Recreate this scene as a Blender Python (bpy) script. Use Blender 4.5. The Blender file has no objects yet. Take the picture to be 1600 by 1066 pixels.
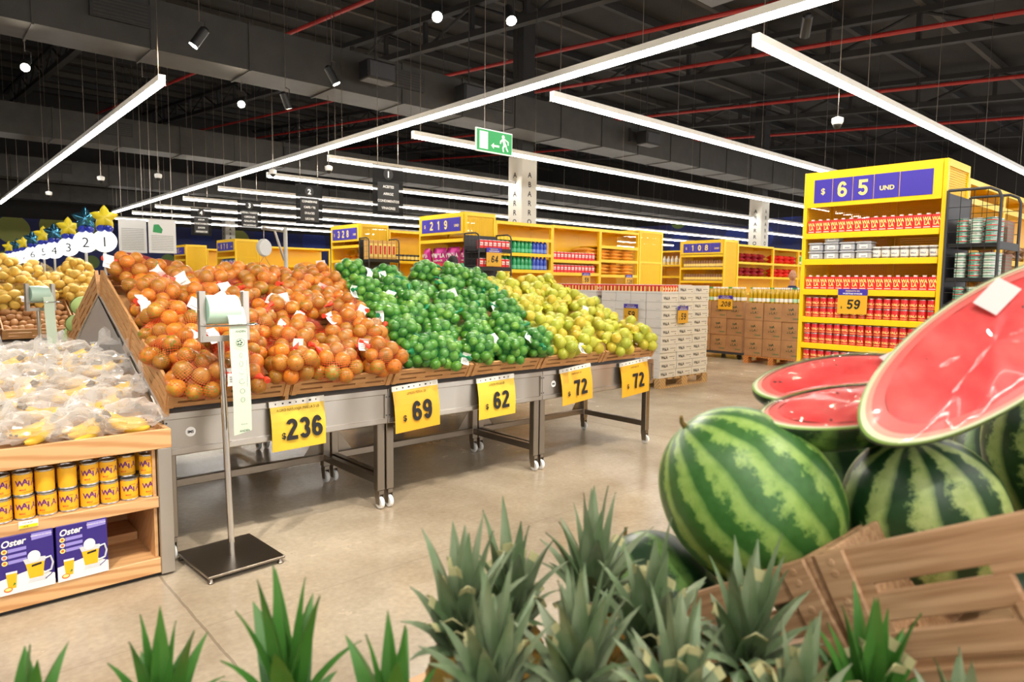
import bpy, math, random
import numpy as np
from mathutils import Matrix, Vector
PI = math.pi
S = bpy.context.scene
COL = S.collection
random.seed(7)

# ------------------------------------------------------------------ camera, world, exposure
FPX, PITCH, ROLL, YAW, CH = 1055.3, .0868, .0104, math.radians(48), 1.5
def cam_axes():
    z = Vector((0, 0, 1)); fh = Vector((math.cos(YAW), math.sin(YAW), 0)); rt = Vector((math.sin(YAW), -math.cos(YAW), 0))
    fw = fh*math.cos(PITCH) - z*math.sin(PITCH); up = fh*math.sin(PITCH) + z*math.cos(PITCH)
    return rt*math.cos(ROLL) + up*math.sin(ROLL), up*math.cos(ROLL) - rt*math.sin(ROLL), fw
_r, _u, _f = cam_axes()
cd = bpy.data.cameras.new('camera'); cam = bpy.data.objects.new('camera', cd); COL.objects.link(cam)
cam.matrix_world = Matrix(((_r.x, _u.x, -_f.x, 0), (_r.y, _u.y, -_f.y, 0), (_r.z, _u.z, -_f.z, CH), (0, 0, 0, 1)))
cd.lens = FPX*36/1600; cd.sensor_width = 36; cd.clip_start = .02; cd.clip_end = 200
cd.dof.use_dof = True; cd.dof.focus_distance = 4.3; cd.dof.aperture_fstop = 4.5
S.camera = cam
W = bpy.data.worlds.new('world'); S.world = W; W.use_nodes = True
W.node_tree.nodes['Background'].inputs[0].default_value = (1, .965, .92, 1)
W.node_tree.nodes['Background'].inputs[1].default_value = 1.0
S.view_settings.view_transform = 'Standard'; S.view_settings.look = 'None'
S.view_settings.exposure = 0.86; S.view_settings.gamma = 1; S.view_settings.use_curve_mapping = False
S.cycles.use_denoising = True; S.cycles.transparent_max_bounces = 24; S.cycles.max_bounces = 7
S.cycles.sample_clamp_indirect = 6; S.cycles.caustics_reflective = False; S.cycles.caustics_refractive = False
LED = 17.0          # emission strength of the linear lamps
SPOT = 230.0        # watts of one track spotlight

# ------------------------------------------------------------------ materials
def lin(c): return tuple(((v/255+.055)/1.055)**2.4 if v/255 > .04045 else v/255/12.92 for v in c)
MATS = {}
def mat(name, col, rough=.5, metal=0., col2=None, scale=8., detail=3., stretch=None, bump=0., emit=0., alpha=1., coat=0., rand=None, contrast=(.35, .65), spec=None, sss=0):
    if name in MATS: return MATS[name]
    m = bpy.data.materials.new(name); m.use_nodes = True; t = m.node_tree; N = t.nodes; L = t.links
    b = N['Principled BSDF']; c = lin(col)
    b.inputs['Base Color'].default_value = (*c, 1); b.inputs['Roughness'].default_value = rough; b.inputs['Metallic'].default_value = metal
    b.inputs['Coat Weight'].default_value = coat
    if spec is not None: b.inputs['Specular IOR Level'].default_value = spec
    if alpha < 1: b.inputs['Alpha'].default_value = alpha
    if sss: b.inputs['Subsurface Weight'].default_value = sss; b.inputs['Subsurface Radius'].default_value = (.01, .006, .003)
    if emit: b.inputs['Emission Color'].default_value = (*c, 1); b.inputs['Emission Strength'].default_value = emit
    src = None
    if col2 is not None or bump:
        tc = N.new('ShaderNodeTexCoord'); mp = N.new('ShaderNodeMapping'); nz = N.new('ShaderNodeTexNoise')
        L.new(tc.outputs['Object'], mp.inputs[0]); L.new(mp.outputs[0], nz.inputs['Vector'])
        if stretch: mp.inputs['Scale'].default_value = stretch
        nz.inputs['Scale'].default_value = scale; nz.inputs['Detail'].default_value = detail
        if col2 is not None:
            rp = N.new('ShaderNodeValToRGB'); rp.color_ramp.elements[0].position, rp.color_ramp.elements[1].position = contrast
            rp.color_ramp.elements[0].color = (*c, 1); rp.color_ramp.elements[1].color = (*lin(col2), 1)
            L.new(nz.outputs['Fac'], rp.inputs[0]); src = rp.outputs[0]; L.new(src, b.inputs['Base Color'])
        if bump:
            bp = N.new('ShaderNodeBump'); bp.inputs['Strength'].default_value = bump; bp.inputs['Distance'].default_value = .01
            L.new(nz.outputs['Fac'], bp.inputs['Height']); L.new(bp.outputs[0], b.inputs['Normal'])
    if rand:      # per-object colour: list of colours along the random value of each object
        oi = N.new('ShaderNodeObjectInfo'); rr = N.new('ShaderNodeValToRGB'); rr.color_ramp.interpolation = 'LINEAR'
        e = rr.color_ramp.elements
        while len(e) < len(rand): e.new(.5)
        for i, cc in enumerate(rand): e[i].position = i/(len(rand)-1); e[i].color = (*lin(cc), 1)
        L.new(oi.outputs['Random'], rr.inputs[0])
        if src is None: L.new(rr.outputs[0], b.inputs['Base Color'])
        else:
            mx = N.new('ShaderNodeMix'); mx.data_type = 'RGBA'; mx.inputs[0].default_value = .62
            L.new(src, mx.inputs[6]); L.new(rr.outputs[0], mx.inputs[7]); L.new(mx.outputs[2], b.inputs['Base Color'])
    MATS[name] = m
    return m

def wood(name, c1, c2, scale=3., stretch=(1, 12, 12), rough=.5, bump=.15):
    if name in MATS: return MATS[name]
    m = mat(name, c1, rough); t = m.node_tree; N = t.nodes; L = t.links; b = N['Principled BSDF']
    tc = N.new('ShaderNodeTexCoord'); mp = N.new('ShaderNodeMapping'); wv = N.new('ShaderNodeTexWave'); rp = N.new('ShaderNodeValToRGB')
    mp.inputs['Scale'].default_value = stretch
    wv.wave_type = 'BANDS'; wv.bands_direction = 'DIAGONAL'; wv.inputs['Scale'].default_value = scale; wv.inputs['Distortion'].default_value = 5
    wv.inputs['Detail'].default_value = 3; wv.inputs['Detail Scale'].default_value = .7
    rp.color_ramp.elements[0].color = (*lin(c2), 1); rp.color_ramp.elements[1].color = (*lin(c1), 1); rp.color_ramp.elements[0].position = .02; rp.color_ramp.elements[1].position = .55
    L.new(tc.outputs['Object'], mp.inputs[0]); L.new(mp.outputs[0], wv.inputs['Vector']); L.new(wv.outputs['Fac'], rp.inputs[0]); L.new(rp.outputs[0], b.inputs['Base Color'])
    bp = N.new('ShaderNodeBump'); bp.inputs['Strength'].default_value = bump; bp.inputs['Distance'].default_value = .003
    L.new(wv.outputs['Fac'], bp.inputs['Height']); L.new(bp.outputs[0], b.inputs['Normal'])
    return m

def cut_mat(name, col, mode, rough=.5, cell=.01, frac=.3, keep=1.):
    """a surface with holes: 'net' = diamond lattice of threads over the UVs, 'perf' = sheet with round holes over object coordinates"""
    m = mat(name, col, rough); t = m.node_tree; N = t.nodes; L = t.links; b = N['Principled BSDF']
    tc = N.new('ShaderNodeTexCoord')
    def M(op, a, v=None):
        n = N.new('ShaderNodeMath'); n.operation = op
        for i, q in enumerate((a, v)):
            if q is None: continue
            if isinstance(q, (int, float)): n.inputs[i].default_value = q
            else: L.new(q, n.inputs[i])
        return n.outputs[0]
    sp = N.new('ShaderNodeSeparateXYZ')
    if mode == 'net':
        L.new(tc.outputs['UV'], sp.inputs[0]); u, v = sp.outputs[0], sp.outputs[1]
        a = M('LESS_THAN', M('FRACT', M('ADD', u, v)), frac); c = M('LESS_THAN', M('FRACT', M('SUBTRACT', u, v)), frac)
        al = M('MULTIPLY', M('MAXIMUM', a, c), keep)
    else:
        L.new(tc.outputs['Object'], sp.inputs[0])
        y = M('SUBTRACT', M('FRACT', M('DIVIDE', M('ADD', sp.outputs[1], sp.outputs[0]), cell)), .5); z = M('SUBTRACT', M('FRACT', M('DIVIDE', sp.outputs[2], cell)), .5)
        al = M('GREATER_THAN', M('SQRT', M('ADD', M('MULTIPLY', y, y), M('MULTIPLY', z, z))), frac)
    L.new(al, b.inputs['Alpha'])
    return m

def plastic_film(name, tint, fac, rough=.12, white=.35, edge=.5):
    m = bpy.data.materials.new(name); m.use_nodes = True; t = m.node_tree; N = t.nodes; L = t.links
    N.remove(N['Principled BSDF']); out = N['Material Output']
    tr = N.new('ShaderNodeBsdfTransparent'); gl = N.new('ShaderNodeBsdfGlossy'); df = N.new('ShaderNodeBsdfDiffuse'); tl = N.new('ShaderNodeBsdfTranslucent')
    gl.inputs['Roughness'].default_value = rough; df.inputs['Color'].default_value = (*lin(tint), 1); tl.inputs['Color'].default_value = (*lin(tint), 1)
    a = N.new('ShaderNodeMixShader'); a.inputs[0].default_value = .5; L.new(df.outputs[0], a.inputs[1]); L.new(tl.outputs[0], a.inputs[2])
    c = N.new('ShaderNodeMixShader'); c.inputs[0].default_value = white; L.new(gl.outputs[0], c.inputs[1]); L.new(a.outputs[0], c.inputs[2])
    lw = N.new('ShaderNodeLayerWeight'); lw.inputs[0].default_value = .35
    mr = N.new('ShaderNodeMapRange'); mr.inputs[3].default_value = fac; mr.inputs[4].default_value = min(1, fac+edge); L.new(lw.outputs['Facing'], mr.inputs[0])
    mx = N.new('ShaderNodeMixShader'); L.new(mr.outputs[0], mx.inputs[0]); L.new(tr.outputs[0], mx.inputs[1]); L.new(c.outputs[0], mx.inputs[2])
    L.new(mx.outputs[0], out.inputs[0]); MATS[name] = m
    return m

def steel(name, col=(190, 188, 182), rough=.28, metal=1., stretch=(1.5, 60, 60)):
    m = mat(name, col, rough, metal, bump=.04, scale=12, stretch=stretch)
    return m

YEL = mat('yellow_paint', (252, 207, 18), .38, coat=.2)
YELP = cut_mat('yellow_perforated', (252, 202, 18), 'perf', .45, .02, .3)
BLUE = mat('sign_blue', (62, 48, 168), .45)
CREAM = mat('sign_cream', (252, 226, 132), .5)
STEEL = mat('steel_sheen_streaks', (166, 158, 148), .3, .9, col2=(208, 204, 198), scale=2.2, detail=1, stretch=(1.6, .2, .2), contrast=(.4, .6)); STEELD = steel('tube_steel', (150, 140, 128), .34); CHROME = mat('chrome', (215, 215, 215), .12, 1.)  # STEEL: light and dark streaks in the colour imitate reflections on the rail
STEELV = steel('sheet_steel', (196, 196, 198), .38, .6, (60, 2, 2))
WHITE = mat('white_paint', (240, 240, 238), .45); OFFW = mat('off_white', (222, 220, 212), .6); BLACK = mat('black_paint', (24, 24, 25), .5); DGREY = mat('dark_grey', (52, 52, 56), .5)
CRATE = mat('crate_brown', (196, 148, 96), .6, col2=(174, 126, 78), scale=4, detail=5, stretch=(2, 2, 22), bump=.06)
OAK = wood('pale_pine', (214, 170, 120), (192, 140, 90), 1.6, (1, 7, 7), .45)
OAKI = wood('pale_board', (214, 166, 114), (206, 156, 104), 1.2, (1, 9, 9), .5, .05)
OAKD = mat('melon_crate_wood', (186, 150, 114), .6, col2=(154, 116, 82), scale=3.2, detail=6, stretch=(30, 1.6, 34), bump=.08)
PALW = wood('pallet_wood', (206, 172, 122), (170, 132, 86), 2., (6, 6, 6), .8)
PALO = wood('pallet_orange', (200, 132, 70), (160, 96, 44), 2., (6, 6, 6), .8)
CARDB = mat('cardboard', (176, 132, 90), .85, col2=(160, 118, 80), scale=5); WBOX = mat('white_carton', (226, 224, 220), .6)
INK = mat('black_ink', (26, 24, 24), .6); INKG = mat('green_ink', (34, 66, 44), .6); PURP = mat('purple_ink', (104, 34, 120), .5); REDI = mat('red_ink', (214, 30, 40), .5)
SIGNY = mat('price_yellow', (226, 172, 46), .35); SIGNL = mat('price_lemon', (228, 190, 58), .35)
REDC = mat('red_can', (206, 24, 30), .3); REDP = mat('red_pack', (226, 44, 46), .45); SILV = mat('can_silver', (200, 198, 194), .25, .9)
YCAN = mat('can_yellow', (238, 178, 40), .35); WPLA = mat('white_plastic', (236, 236, 234), .35)
CLEAR = plastic_film('clear_tub', (225, 228, 230), .42, .15, .6)

# ------------------------------------------------------------------ mesh building
TXT = {}
def text_geo(s, bold):
    k = (s, bold)
    if k not in TXT:
        c = bpy.data.curves.new('lettering', 'FONT'); c.body = s; c.align_x = 'CENTER'; c.resolution_u = 3; c.offset = bold; c.fill_mode = 'FRONT'
        o = bpy.data.objects.new('lettering', c); me = bpy.data.meshes.new_from_object(o)
        TXT[k] = ([(v.co.x, v.co.y) for v in me.vertices], [tuple(p.vertices) for p in me.polygons])
        bpy.data.meshes.remove(me); bpy.data.objects.remove(o); bpy.data.curves.remove(c)
    return TXT[k]

class MB:
    def __init__(s): s.v = []; s.f = []; s.m = []; s.mats = []; s.uv = None
    def mi(s, m):
        if m not in s.mats: s.mats.append(m)
        return s.mats.index(m)
    def add(s, vs, fs, m, T=None):
        o = len(s.v); i = s.mi(m)
        s.v += [tuple(T @ Vector(v)) for v in vs] if T else [tuple(v) for v in vs]
        s.f += [tuple(o+k for k in f) for f in fs]; s.m += [i]*len(fs)
        return s
    def box(s, a, b, m, T=None, bev=0):
        x0, y0, z0 = a; x1, y1, z1 = b
        if bev:
            q = bev; vs = []
            for x, sx in ((x0, 1), (x1, -1)):
                for y, sy in ((y0, 1), (y1, -1)):
                    for z, sz in ((z0, 1), (z1, -1)):
                        vs += [(x+sx*q, y+sy*q, z), (x+sx*q, y, z+sz*q), (x, y+sy*q, z+sz*q)]
            I = lambda i, j, k, c: ((i*2+j)*2+k)*3+c
            fs = []
            for k in (0, 1): r = [I(0, 0, k, 0), I(1, 0, k, 0), I(1, 1, k, 0), I(0, 1, k, 0)]; fs.append(r if k else r[::-1])
            for j in (0, 1): r = [I(0, j, 0, 1), I(1, j, 0, 1), I(1, j, 1, 1), I(0, j, 1, 1)]; fs.append(r[::-1] if j else r)
            for i in (0, 1): r = [I(i, 0, 0, 2), I(i, 1, 0, 2), I(i, 1, 1, 2), I(i, 0, 1, 2)]; fs.append(r if i else r[::-1])
            for i in (0, 1):
                for j in (0, 1):
                    fs.append([I(i, j, 0, 1), I(i, j, 1, 1), I(i, j, 1, 2), I(i, j, 0, 2)])
                    for k in (0, 1): fs.append([I(i, j, k, 0), I(i, j, k, 1), I(i, j, k, 2)])
            for i in (0, 1):
                for k in (0, 1): fs.append([I(i, 0, k, 0), I(i, 1, k, 0), I(i, 1, k, 2), I(i, 0, k, 2)])
            for j in (0, 1):
                for k in (0, 1): fs.append([I(0, j, k, 0), I(1, j, k, 0), I(1, j, k, 1), I(0, j, k, 1)])
            return s.add(vs, fs, m, T)
        vs = [(x0, y0, z0), (x1, y0, z0), (x1, y1, z0), (x0, y1, z0), (x0, y0, z1), (x1, y0, z1), (x1, y1, z1), (x0, y1, z1)]
        return s.add(vs, [(3, 2, 1, 0), (4, 5, 6, 7), (0, 1, 5, 4), (1, 2, 6, 5), (2, 3, 7, 6), (3, 0, 4, 7)], m, T)
    def lathe(s, prof, m, n=16, T=None, cap=True):
        vs = []; fs = []
        for r, z in prof: vs += [(r*math.cos(2*PI*k/n), r*math.sin(2*PI*k/n), z) for k in range(n)]
        for i in range(len(prof)-1):
            for k in range(n): fs.append((i*n+k, i*n+(k+1) % n, (i+1)*n+(k+1) % n, (i+1)*n+k))
        if cap: fs += [tuple(range(n))[::-1], tuple((len(prof)-1)*n+k for k in range(n))]
        return s.add(vs, fs, m, T)
    def tube(s, pts, r, m, n=8, T=None):
        pts = [Vector(p) for p in pts]; rs = r if isinstance(r, (list, tuple)) else [r]*len(pts); vs = []; fs = []
        up = None
        for i, p in enumerate(pts):
            d = (pts[min(i+1, len(pts)-1)]-pts[max(i-1, 0)]).normalized()
            if up is None: up = Vector((0, 0, 1)) if abs(d.z) < .9 else Vector((1, 0, 0))
            a = d.cross(up).normalized(); b = a.cross(d).normalized(); up = b
            vs += [tuple(p+(a*math.cos(2*PI*k/n)+b*math.sin(2*PI*k/n))*rs[i]) for k in range(n)]
        for i in range(len(pts)-1):
            for k in range(n): fs.append((i*n+k, i*n+(k+1) % n, (i+1)*n+(k+1) % n, (i+1)*n+k))
        fs += [tuple(range(n))[::-1], tuple((len(pts)-1)*n+k for k in range(n))]
        return s.add(vs, fs, m, T)
    def prism(s, poly, t0, t1, m, axis='x', T=None):
        n = len(poly); put = {'x': lambda a, b, t: (t, a, b), 'y': lambda a, b, t: (a, t, b), 'z': lambda a, b, t: (a, b, t)}[axis]
        vs = [put(a, b, t0) for a, b in poly]+[put(a, b, t1) for a, b in poly]
        fs = [tuple(range(n))[::-1], tuple(range(n, 2*n))]+[(i, (i+1) % n, n+(i+1) % n, n+i) for i in range(n)]
        return s.add(vs, fs, m, T)
    def text(s, txt, o, right, up, h, m, bold=.0, squeeze=1., italic=0.):
        o, right, up = Vector(o), Vector(right).normalized(), Vector(up).normalized(); k = h/.73
        vs, fs = text_geo(txt, bold)
        return s.add([o+right*((x+italic*y)*k*squeeze)+up*(y*k) for x, y in vs], fs, m)
    def text_round(s, txt, r, z, h, m, a0=-PI/2, bold=.02, dz=0.):
        """letters wrapped on a can of radius r, centred on angle a0"""
        k = h/.73; vs, fs = text_geo(txt, bold)
        return s.add([(r*math.cos(a0+x*k/r), r*math.sin(a0+x*k/r), z+y*k+dz) for x, y in vs], fs, m)
    def digits(s, txt, o, right, up, h, m, wd=.56, w=.165, gap=.12, slant=0.):
        """heavy condensed numerals drawn as flat strokes; o = bottom centre of the number"""
        o, right, up = Vector(o), Vector(right).normalized(), Vector(up).normalized(); a, b = wd/2-w/2, w/2
        arc = lambda cx, cy, rx, ry, t0, t1, n=18: [(cx+rx*math.cos(math.radians(t0+(t1-t0)*i/n)), cy+ry*math.sin(math.radians(t0+(t1-t0)*i/n))) for i in range(n+1)]
        T = 1-b; q = (T-b)/4
        G = {'0': [arc(0, .5, a, .5-b, 0, 360, 30)], '1': [[(.05, 0), (.05, 1)], [(.05, T-.01), (-a*.8, T-.16)]], '2': [arc(0, T-a*1.02, a, a*1.02, 165, -38)+[(-a, b+.03)], [(-wd/2, b), (wd/2, b)]],
             '3': [arc(0, T-q, a*.94, q, 160, -90), arc(0, b+q, a, q, 90, -160)], '4': [[(a*.45, 0), (a*.45, 1)], [(a*.4, T+.02), (-a, .28)], [(-wd/2, .28), (wd/2+.02, .28)]],
             '5': [[(-a*.8, T), (wd/2-.02, T)], [(-a*.8, 1), (-a*.88, .47)], arc(-.01, b+.235, a, .235, 128, -158)], '6': [arc(0, b+.22, a, .22, 0, 360, 26), arc(0, .5, a, .5-b, 35, 190)],
             '7': [[(-wd/2, T), (wd/2, T)], [(a, T), (a*.2, .5), (-a*.25, 0)]], '8': [arc(0, T-q*.96, a*.9, q*.96, 0, 360, 26), arc(0, b+q*1.04, a, q*1.04, 0, 360, 26)], '9': [arc(0, T-.22, a, .22, 0, 360, 26), arc(0, .5, a, .5-b, 215, 370)]}
        n = len(txt); x0 = -(n*wd+(n-1)*gap)/2+wd/2
        for i, ch in enumerate(txt):
            for k, ln in enumerate(G[ch]):
                P = [Vector((p[0], p[1])) for p in ln]; cl = (P[0]-P[-1]).length < 1e-4; vs = []; N = len(P)
                for j in range(N):
                    d = (P[1]-P[-2]) if cl and j in (0, N-1) else P[min(j+1, N-1)]-P[max(j-1, 0)]; d.normalize(); nn = Vector((-d.y, d.x))*(w/2)
                    if 0 < j < N-1 and not cl:
                        e0 = (P[j]-P[j-1]).normalized(); nn /= max(.6, abs(nn.normalized().dot(Vector((-e0.y, e0.x)))))
                    for sg in (1, -1): p = P[j]+nn*sg; vs.append(o+right*((x0+i*(wd+gap)+p.x+slant*p.y)*h)+up*(p.y*h)+right.cross(up)*(.00025*k))
                s.add(vs, [(2*j+1, 2*j+3, 2*j+2, 2*j) for j in range(N-1)], m)
        return s
    def disc(s, o, right, up, rx, m, n=24, ry=None):
        o, right, up = Vector(o), Vector(right).normalized(), Vector(up).normalized(); ry = ry or rx
        return s.add([o+right*(rx*math.cos(2*PI*i/n))+up*(ry*math.sin(2*PI*i/n)) for i in range(n)], [tuple(range(n))], m)
    def mesh(s, name, smooth=False, angle=None):
        me = bpy.data.meshes.new(name); me.from_pydata(s.v, [], s.f)
        for m in s.mats: me.materials.append(m)
        me.polygons.foreach_set('material_index', s.m)
        if smooth: me.polygons.foreach_set('use_smooth', [True]*len(me.polygons))
        me.update()
        if smooth and angle: me.set_sharp_from_angle(angle=math.radians(angle))
        return me

def obj(name, mb, parent=None, smooth=False, angle=40, loc=None, label=None):
    me = mb if isinstance(mb, bpy.types.Mesh) else mb.mesh(name, smooth, angle)
    o = bpy.data.objects.new(name, me); COL.objects.link(o)
    if parent: o.parent = parent
    if loc is not None: o.location = loc
    if label: o['label'] = label
    return o
def tag(o, label, cat, group=None, kind=None):
    o['label'] = label; o['category'] = cat
    if group: o['group'] = group
    if kind: o['kind'] = kind
    return o
def thing(name, label, cat, loc=(0, 0, 0), rz=0., group=None):
    o = bpy.data.objects.new(name, None); COL.objects.link(o); o.location = loc; o.rotation_euler = (0, 0, rz); o.empty_display_size = .1
    return tag(o, label, cat, group)
def struct(name, mb, smooth=False):
    o = obj(name, mb, None, smooth); o['kind'] = 'structure'; return o
def dup(root, loc, rot=None, label=None, group=None, scale=None):
    def cp(o, p):
        c = o.copy(); COL.objects.link(c)
        if p: c.parent = p
        for ch in o.children: cp(ch, c)
        return c
    r = cp(root, None); r.location = loc
    if rot is not None: r.rotation_euler = rot
    if label: r['label'] = label
    if group: r['group'] = group
    if scale: r.scale = scale
    return r
_o1 = 'first second third fourth fifth sixth seventh eighth ninth tenth eleventh twelfth thirteenth fourteenth fifteenth sixteenth seventeenth eighteenth nineteenth'.split()
def ORD(i):
    if i < 19: return _o1[i]
    i += 1; T = ['', '', 'twent', 'thirt', 'fort', 'fift'][i//10]
    return T+'ieth' if i % 10 == 0 else T+'y-'+_o1[i % 10-1]
class Copies:
    """first call places the prototype itself, later calls place copies of it"""
    def __init__(s, root): s.r = root; s.n = 0
    def __call__(s, loc, label, group=None, rot=(0, 0, 0), scale=None):
        s.n += 1
        if s.n == 1:
            s.r.location = loc; s.r.rotation_euler = rot; s.r['label'] = label
            if group: s.r['group'] = group
            if scale: s.r.scale = scale
            return s.r
        r = dup(s.r, loc, rot, label, group)
        r.scale = scale or (1, 1, 1)
        return r
def TR(x=0, y=0, z=0): return Matrix.Translation((x, y, z))
def RX(a): return Matrix.Rotation(a, 4, 'X')
def RY(a): return Matrix.Rotation(a, 4, 'Y')
def RZ(a): return Matrix.Rotation(a, 4, 'Z')

# ------------------------------------------------------------------ setting: floor, roof, walls, columns
def floor_mat():
    m = mat('polished_concrete', (196, 180, 152), .2); t = m.node_tree; N = t.nodes; L = t.links; b = N['Principled BSDF']
    tc = N.new('ShaderNodeTexCoord')
    n1 = N.new('ShaderNodeTexNoise'); n1.inputs['Scale'].default_value = .9; n1.inputs['Detail'].default_value = 6; n1.inputs['Roughness'].default_value = .62
    n2 = N.new('ShaderNodeTexNoise'); n2.inputs['Scale'].default_value = 34; n2.inputs['Detail'].default_value = 4
    n3 = N.new('ShaderNodeTexNoise'); n3.inputs['Scale'].default_value = 2.6; n3.inputs['Detail'].default_value = 8; n3.inputs['Roughness'].default_value = .75
    r1 = N.new('ShaderNodeValToRGB'); r1.color_ramp.elements[0].position = .34; r1.color_ramp.elements[1].position = .68
    r1.color_ramp.elements[0].color = (*lin((164, 147, 124)), 1); r1.color_ramp.elements[1].color = (*lin((202, 187, 164)), 1)
    r2 = N.new('ShaderNodeMapRange'); r2.inputs[1].default_value = .3; r2.inputs[2].default_value = .7; r2.inputs[3].default_value = .9; r2.inputs[4].default_value = 1.06
    r3 = N.new('ShaderNodeValToRGB'); r3.color_ramp.elements[0].position = .69; r3.color_ramp.elements[1].position = .76
    r3.color_ramp.elements[0].color = (1, 1, 1, 1); r3.color_ramp.elements[1].color = (.42, .38, .33, 1)
    for n in (n1, n2, n3): L.new(tc.outputs['Object'], n.inputs['Vector'])
    L.new(n1.outputs['Fac'], r1.inputs[0]); L.new(n2.outputs['Fac'], r2.inputs[0]); L.new(n3.outputs['Fac'], r3.inputs[0])
    mx = N.new('ShaderNodeMix'); mx.data_type = 'RGBA'; mx.blend_type = 'MULTIPLY'; mx.inputs[0].default_value = .8
    L.new(r1.outputs[0], mx.inputs[6]); L.new(r3.outputs[0], mx.inputs[7])
    hs = N.new('ShaderNodeHueSaturation'); L.new(mx.outputs[2], hs.inputs['Color']); L.new(r2.outputs[0], hs.inputs['Value'])
    # saw-cut joints every 4.6 m
    sp = N.new('ShaderNodeSeparateXYZ'); L.new(tc.outputs['Object'], sp.inputs[0])
    def M(op, a, v=0):
        n = N.new('ShaderNodeMath'); n.operation = op
        for i, q in enumerate((a, v)):
            if isinstance(q, (int, float)): n.inputs[i].default_value = q
            else: L.new(q, n.inputs[i])
        return n.outputs[0]
    wob = M('MULTIPLY', M('SUBTRACT', n3.outputs['Fac'], .5), .03)
    def joint(ax, off): return M('LESS_THAN', M('FRACT', M('DIVIDE', M('ADD', M('ADD', sp.outputs[ax], wob), off), 4.6)), .0026)
    j = M('MAXIMUM', joint(0, 4.6-.885), M('MULTIPLY', joint(1, 4.6-2.96), .25))
    m2 = N.new('ShaderNodeMix'); m2.data_type = 'RGBA'; L.new(M('MULTIPLY', j, .55), m2.inputs[0]); L.new(hs.outputs[0], m2.inputs[6]); m2.inputs[7].default_value = (*lin((112, 98, 80)), 1)
    L.new(m2.outputs[2], b.inputs['Base Color'])
    rr = N.new('ShaderNodeMapRange'); rr.inputs[3].default_value = .16; rr.inputs[4].default_value = .34; L.new(n1.outputs['Fac'], rr.inputs[0]); L.new(rr.outputs[0], b.inputs['Roughness'])
    return m
struct('floor', MB().box((-8, -6, -.1), (40, 46, 0), floor_mat()))
ROOF = mat('roof_deck', (36, 33, 31), .9, col2=(24, 22, 21), scale=1.2); BEAM = mat('beam_paint', (34, 33, 34), .7); DUCT = mat('duct_paint', (50, 47, 43), .6, col2=(40, 38, 35), scale=3)
ROOFL = mat('purlin_paint', (54, 50, 45), .7); PIPE = mat('sprinkler_red', (158, 34, 30), .5)
def roof_z(y): return 6.9+.085*y
c = MB(); n = 40
vs = []; fs = []
for i in range(n+1):          # ribbed deck
    y = -6+52*i/n
    for x in (-8, 40): vs += [(x, y, roof_z(y)+.55), (x, y, roof_z(y)+.7)]
for i in range(n):
    a = i*4; fs += [(a, a+2, a+6, a+4), (a+1, a+5, a+7, a+3)]
struct('ceiling', c.add(vs, fs, ROOF))
for k in range(25):          # purlins across the slope
    y = -4+1.9*k
    struct('ceiling_purlin', MB().box((-8, y-.06, roof_z(y)+.32), (40, y+.06, roof_z(y)+.52), ROOFL if k % 2 else BEAM))
for k, x in enumerate((-2, 4.4, 10.8, 17.2, 23.6, 30)):      # trusses along the slope
    t = MB(); L0 = Vector((x, -6, roof_z(-6)-.55)); 
    for dz, h in ((-.55, .16), (.2, .14)):
        t.add([(x+sx*.1, y, roof_z(y)+dz+s*h) for y in (-6, 43.9) for sx in (-1, 1) for s in (0, 1)], [(0, 2, 6, 4), (1, 5, 7, 3), (0, 4, 5, 1), (2, 3, 7, 6), (0, 1, 3, 2), (4, 6, 7, 5)], BEAM)
    for q in range(25):
        y = -6+2*q-.4
        if y < -6: y = -6
        t.box((x-.05, y-.05, roof_z(y)-.5), (x+.05, y+.05, roof_z(y)+.25), BEAM)
        if q < 24: t.tube([(x, y, roof_z(y)+(-.5 if q % 2 else .25)), (x, y+2, roof_z(y+2)+(.25 if q % 2 else -.5))], .04, BEAM, 6)
    struct('ceiling_truss', t)
for k, x in enumerate((1.2, 7.6, 12.6, 15.6, 20.6, 26)):
    p = MB().tube([(x, -5, roof_z(-5)-.62), (x, 43.8, roof_z(43.8)-.62)], .05, PIPE, 8)
    tag(obj('sprinkler_pipe', p, smooth=True), f'red sprinkler pipe running below the roof, {ORD(k)} one from the checkouts', 'pipe', 'red sprinkler pipes')
for k, (y, z) in enumerate(((11.75, 5.), (20.8, 5.), (29.6, 5.), (37.5, 5.))):
    t = thing('air_duct', f'dark rectangular air duct under the roof, {ORD(k)} from the citrus display', 'air duct', (0, y, z), group='rectangular air ducts')
    d = MB().box((-6, -.1, 0), (38, .75, .75), DUCT)
    for q in range(30): d.box((-6+q*1.5, -.12, -.02), (-6+q*1.5+.03, .77, .77), DUCT)
    obj('duct_body', d, t)
    for q, x in enumerate((2.2, 7.2, 9.6, 14.6) if k == 0 else (4, 9, 15)):
        f = MB().box((x, -.16, .28), (x+.8, -.1, .62), BEAM)
        for i in range(6): f.box((x+.04, -.175, .31+i*.05), (x+.76, -.155, .325+i*.05), ROOFL)
        obj('air_grille', f, t)
t = thing('round_air_duct', 'wide round air duct overhead beside the yellow gondola', 'air duct', (0, 0, 0))
rd = MB().tube([(6.5, 1.72, 5.6), (30, 1.72, 5.6)], .42, mat('round_duct', (120, 116, 108), .5), 24)
obj('duct_body', rd, t, True)
for q in range(12): obj('duct_collar', MB().lathe([(.43, -.03), (.445, 0), (.43, .03)], DUCT, 24, TR(7.2+q*1.6, 1.72, 5.6) @ RY(PI/2)), t, True)

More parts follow.
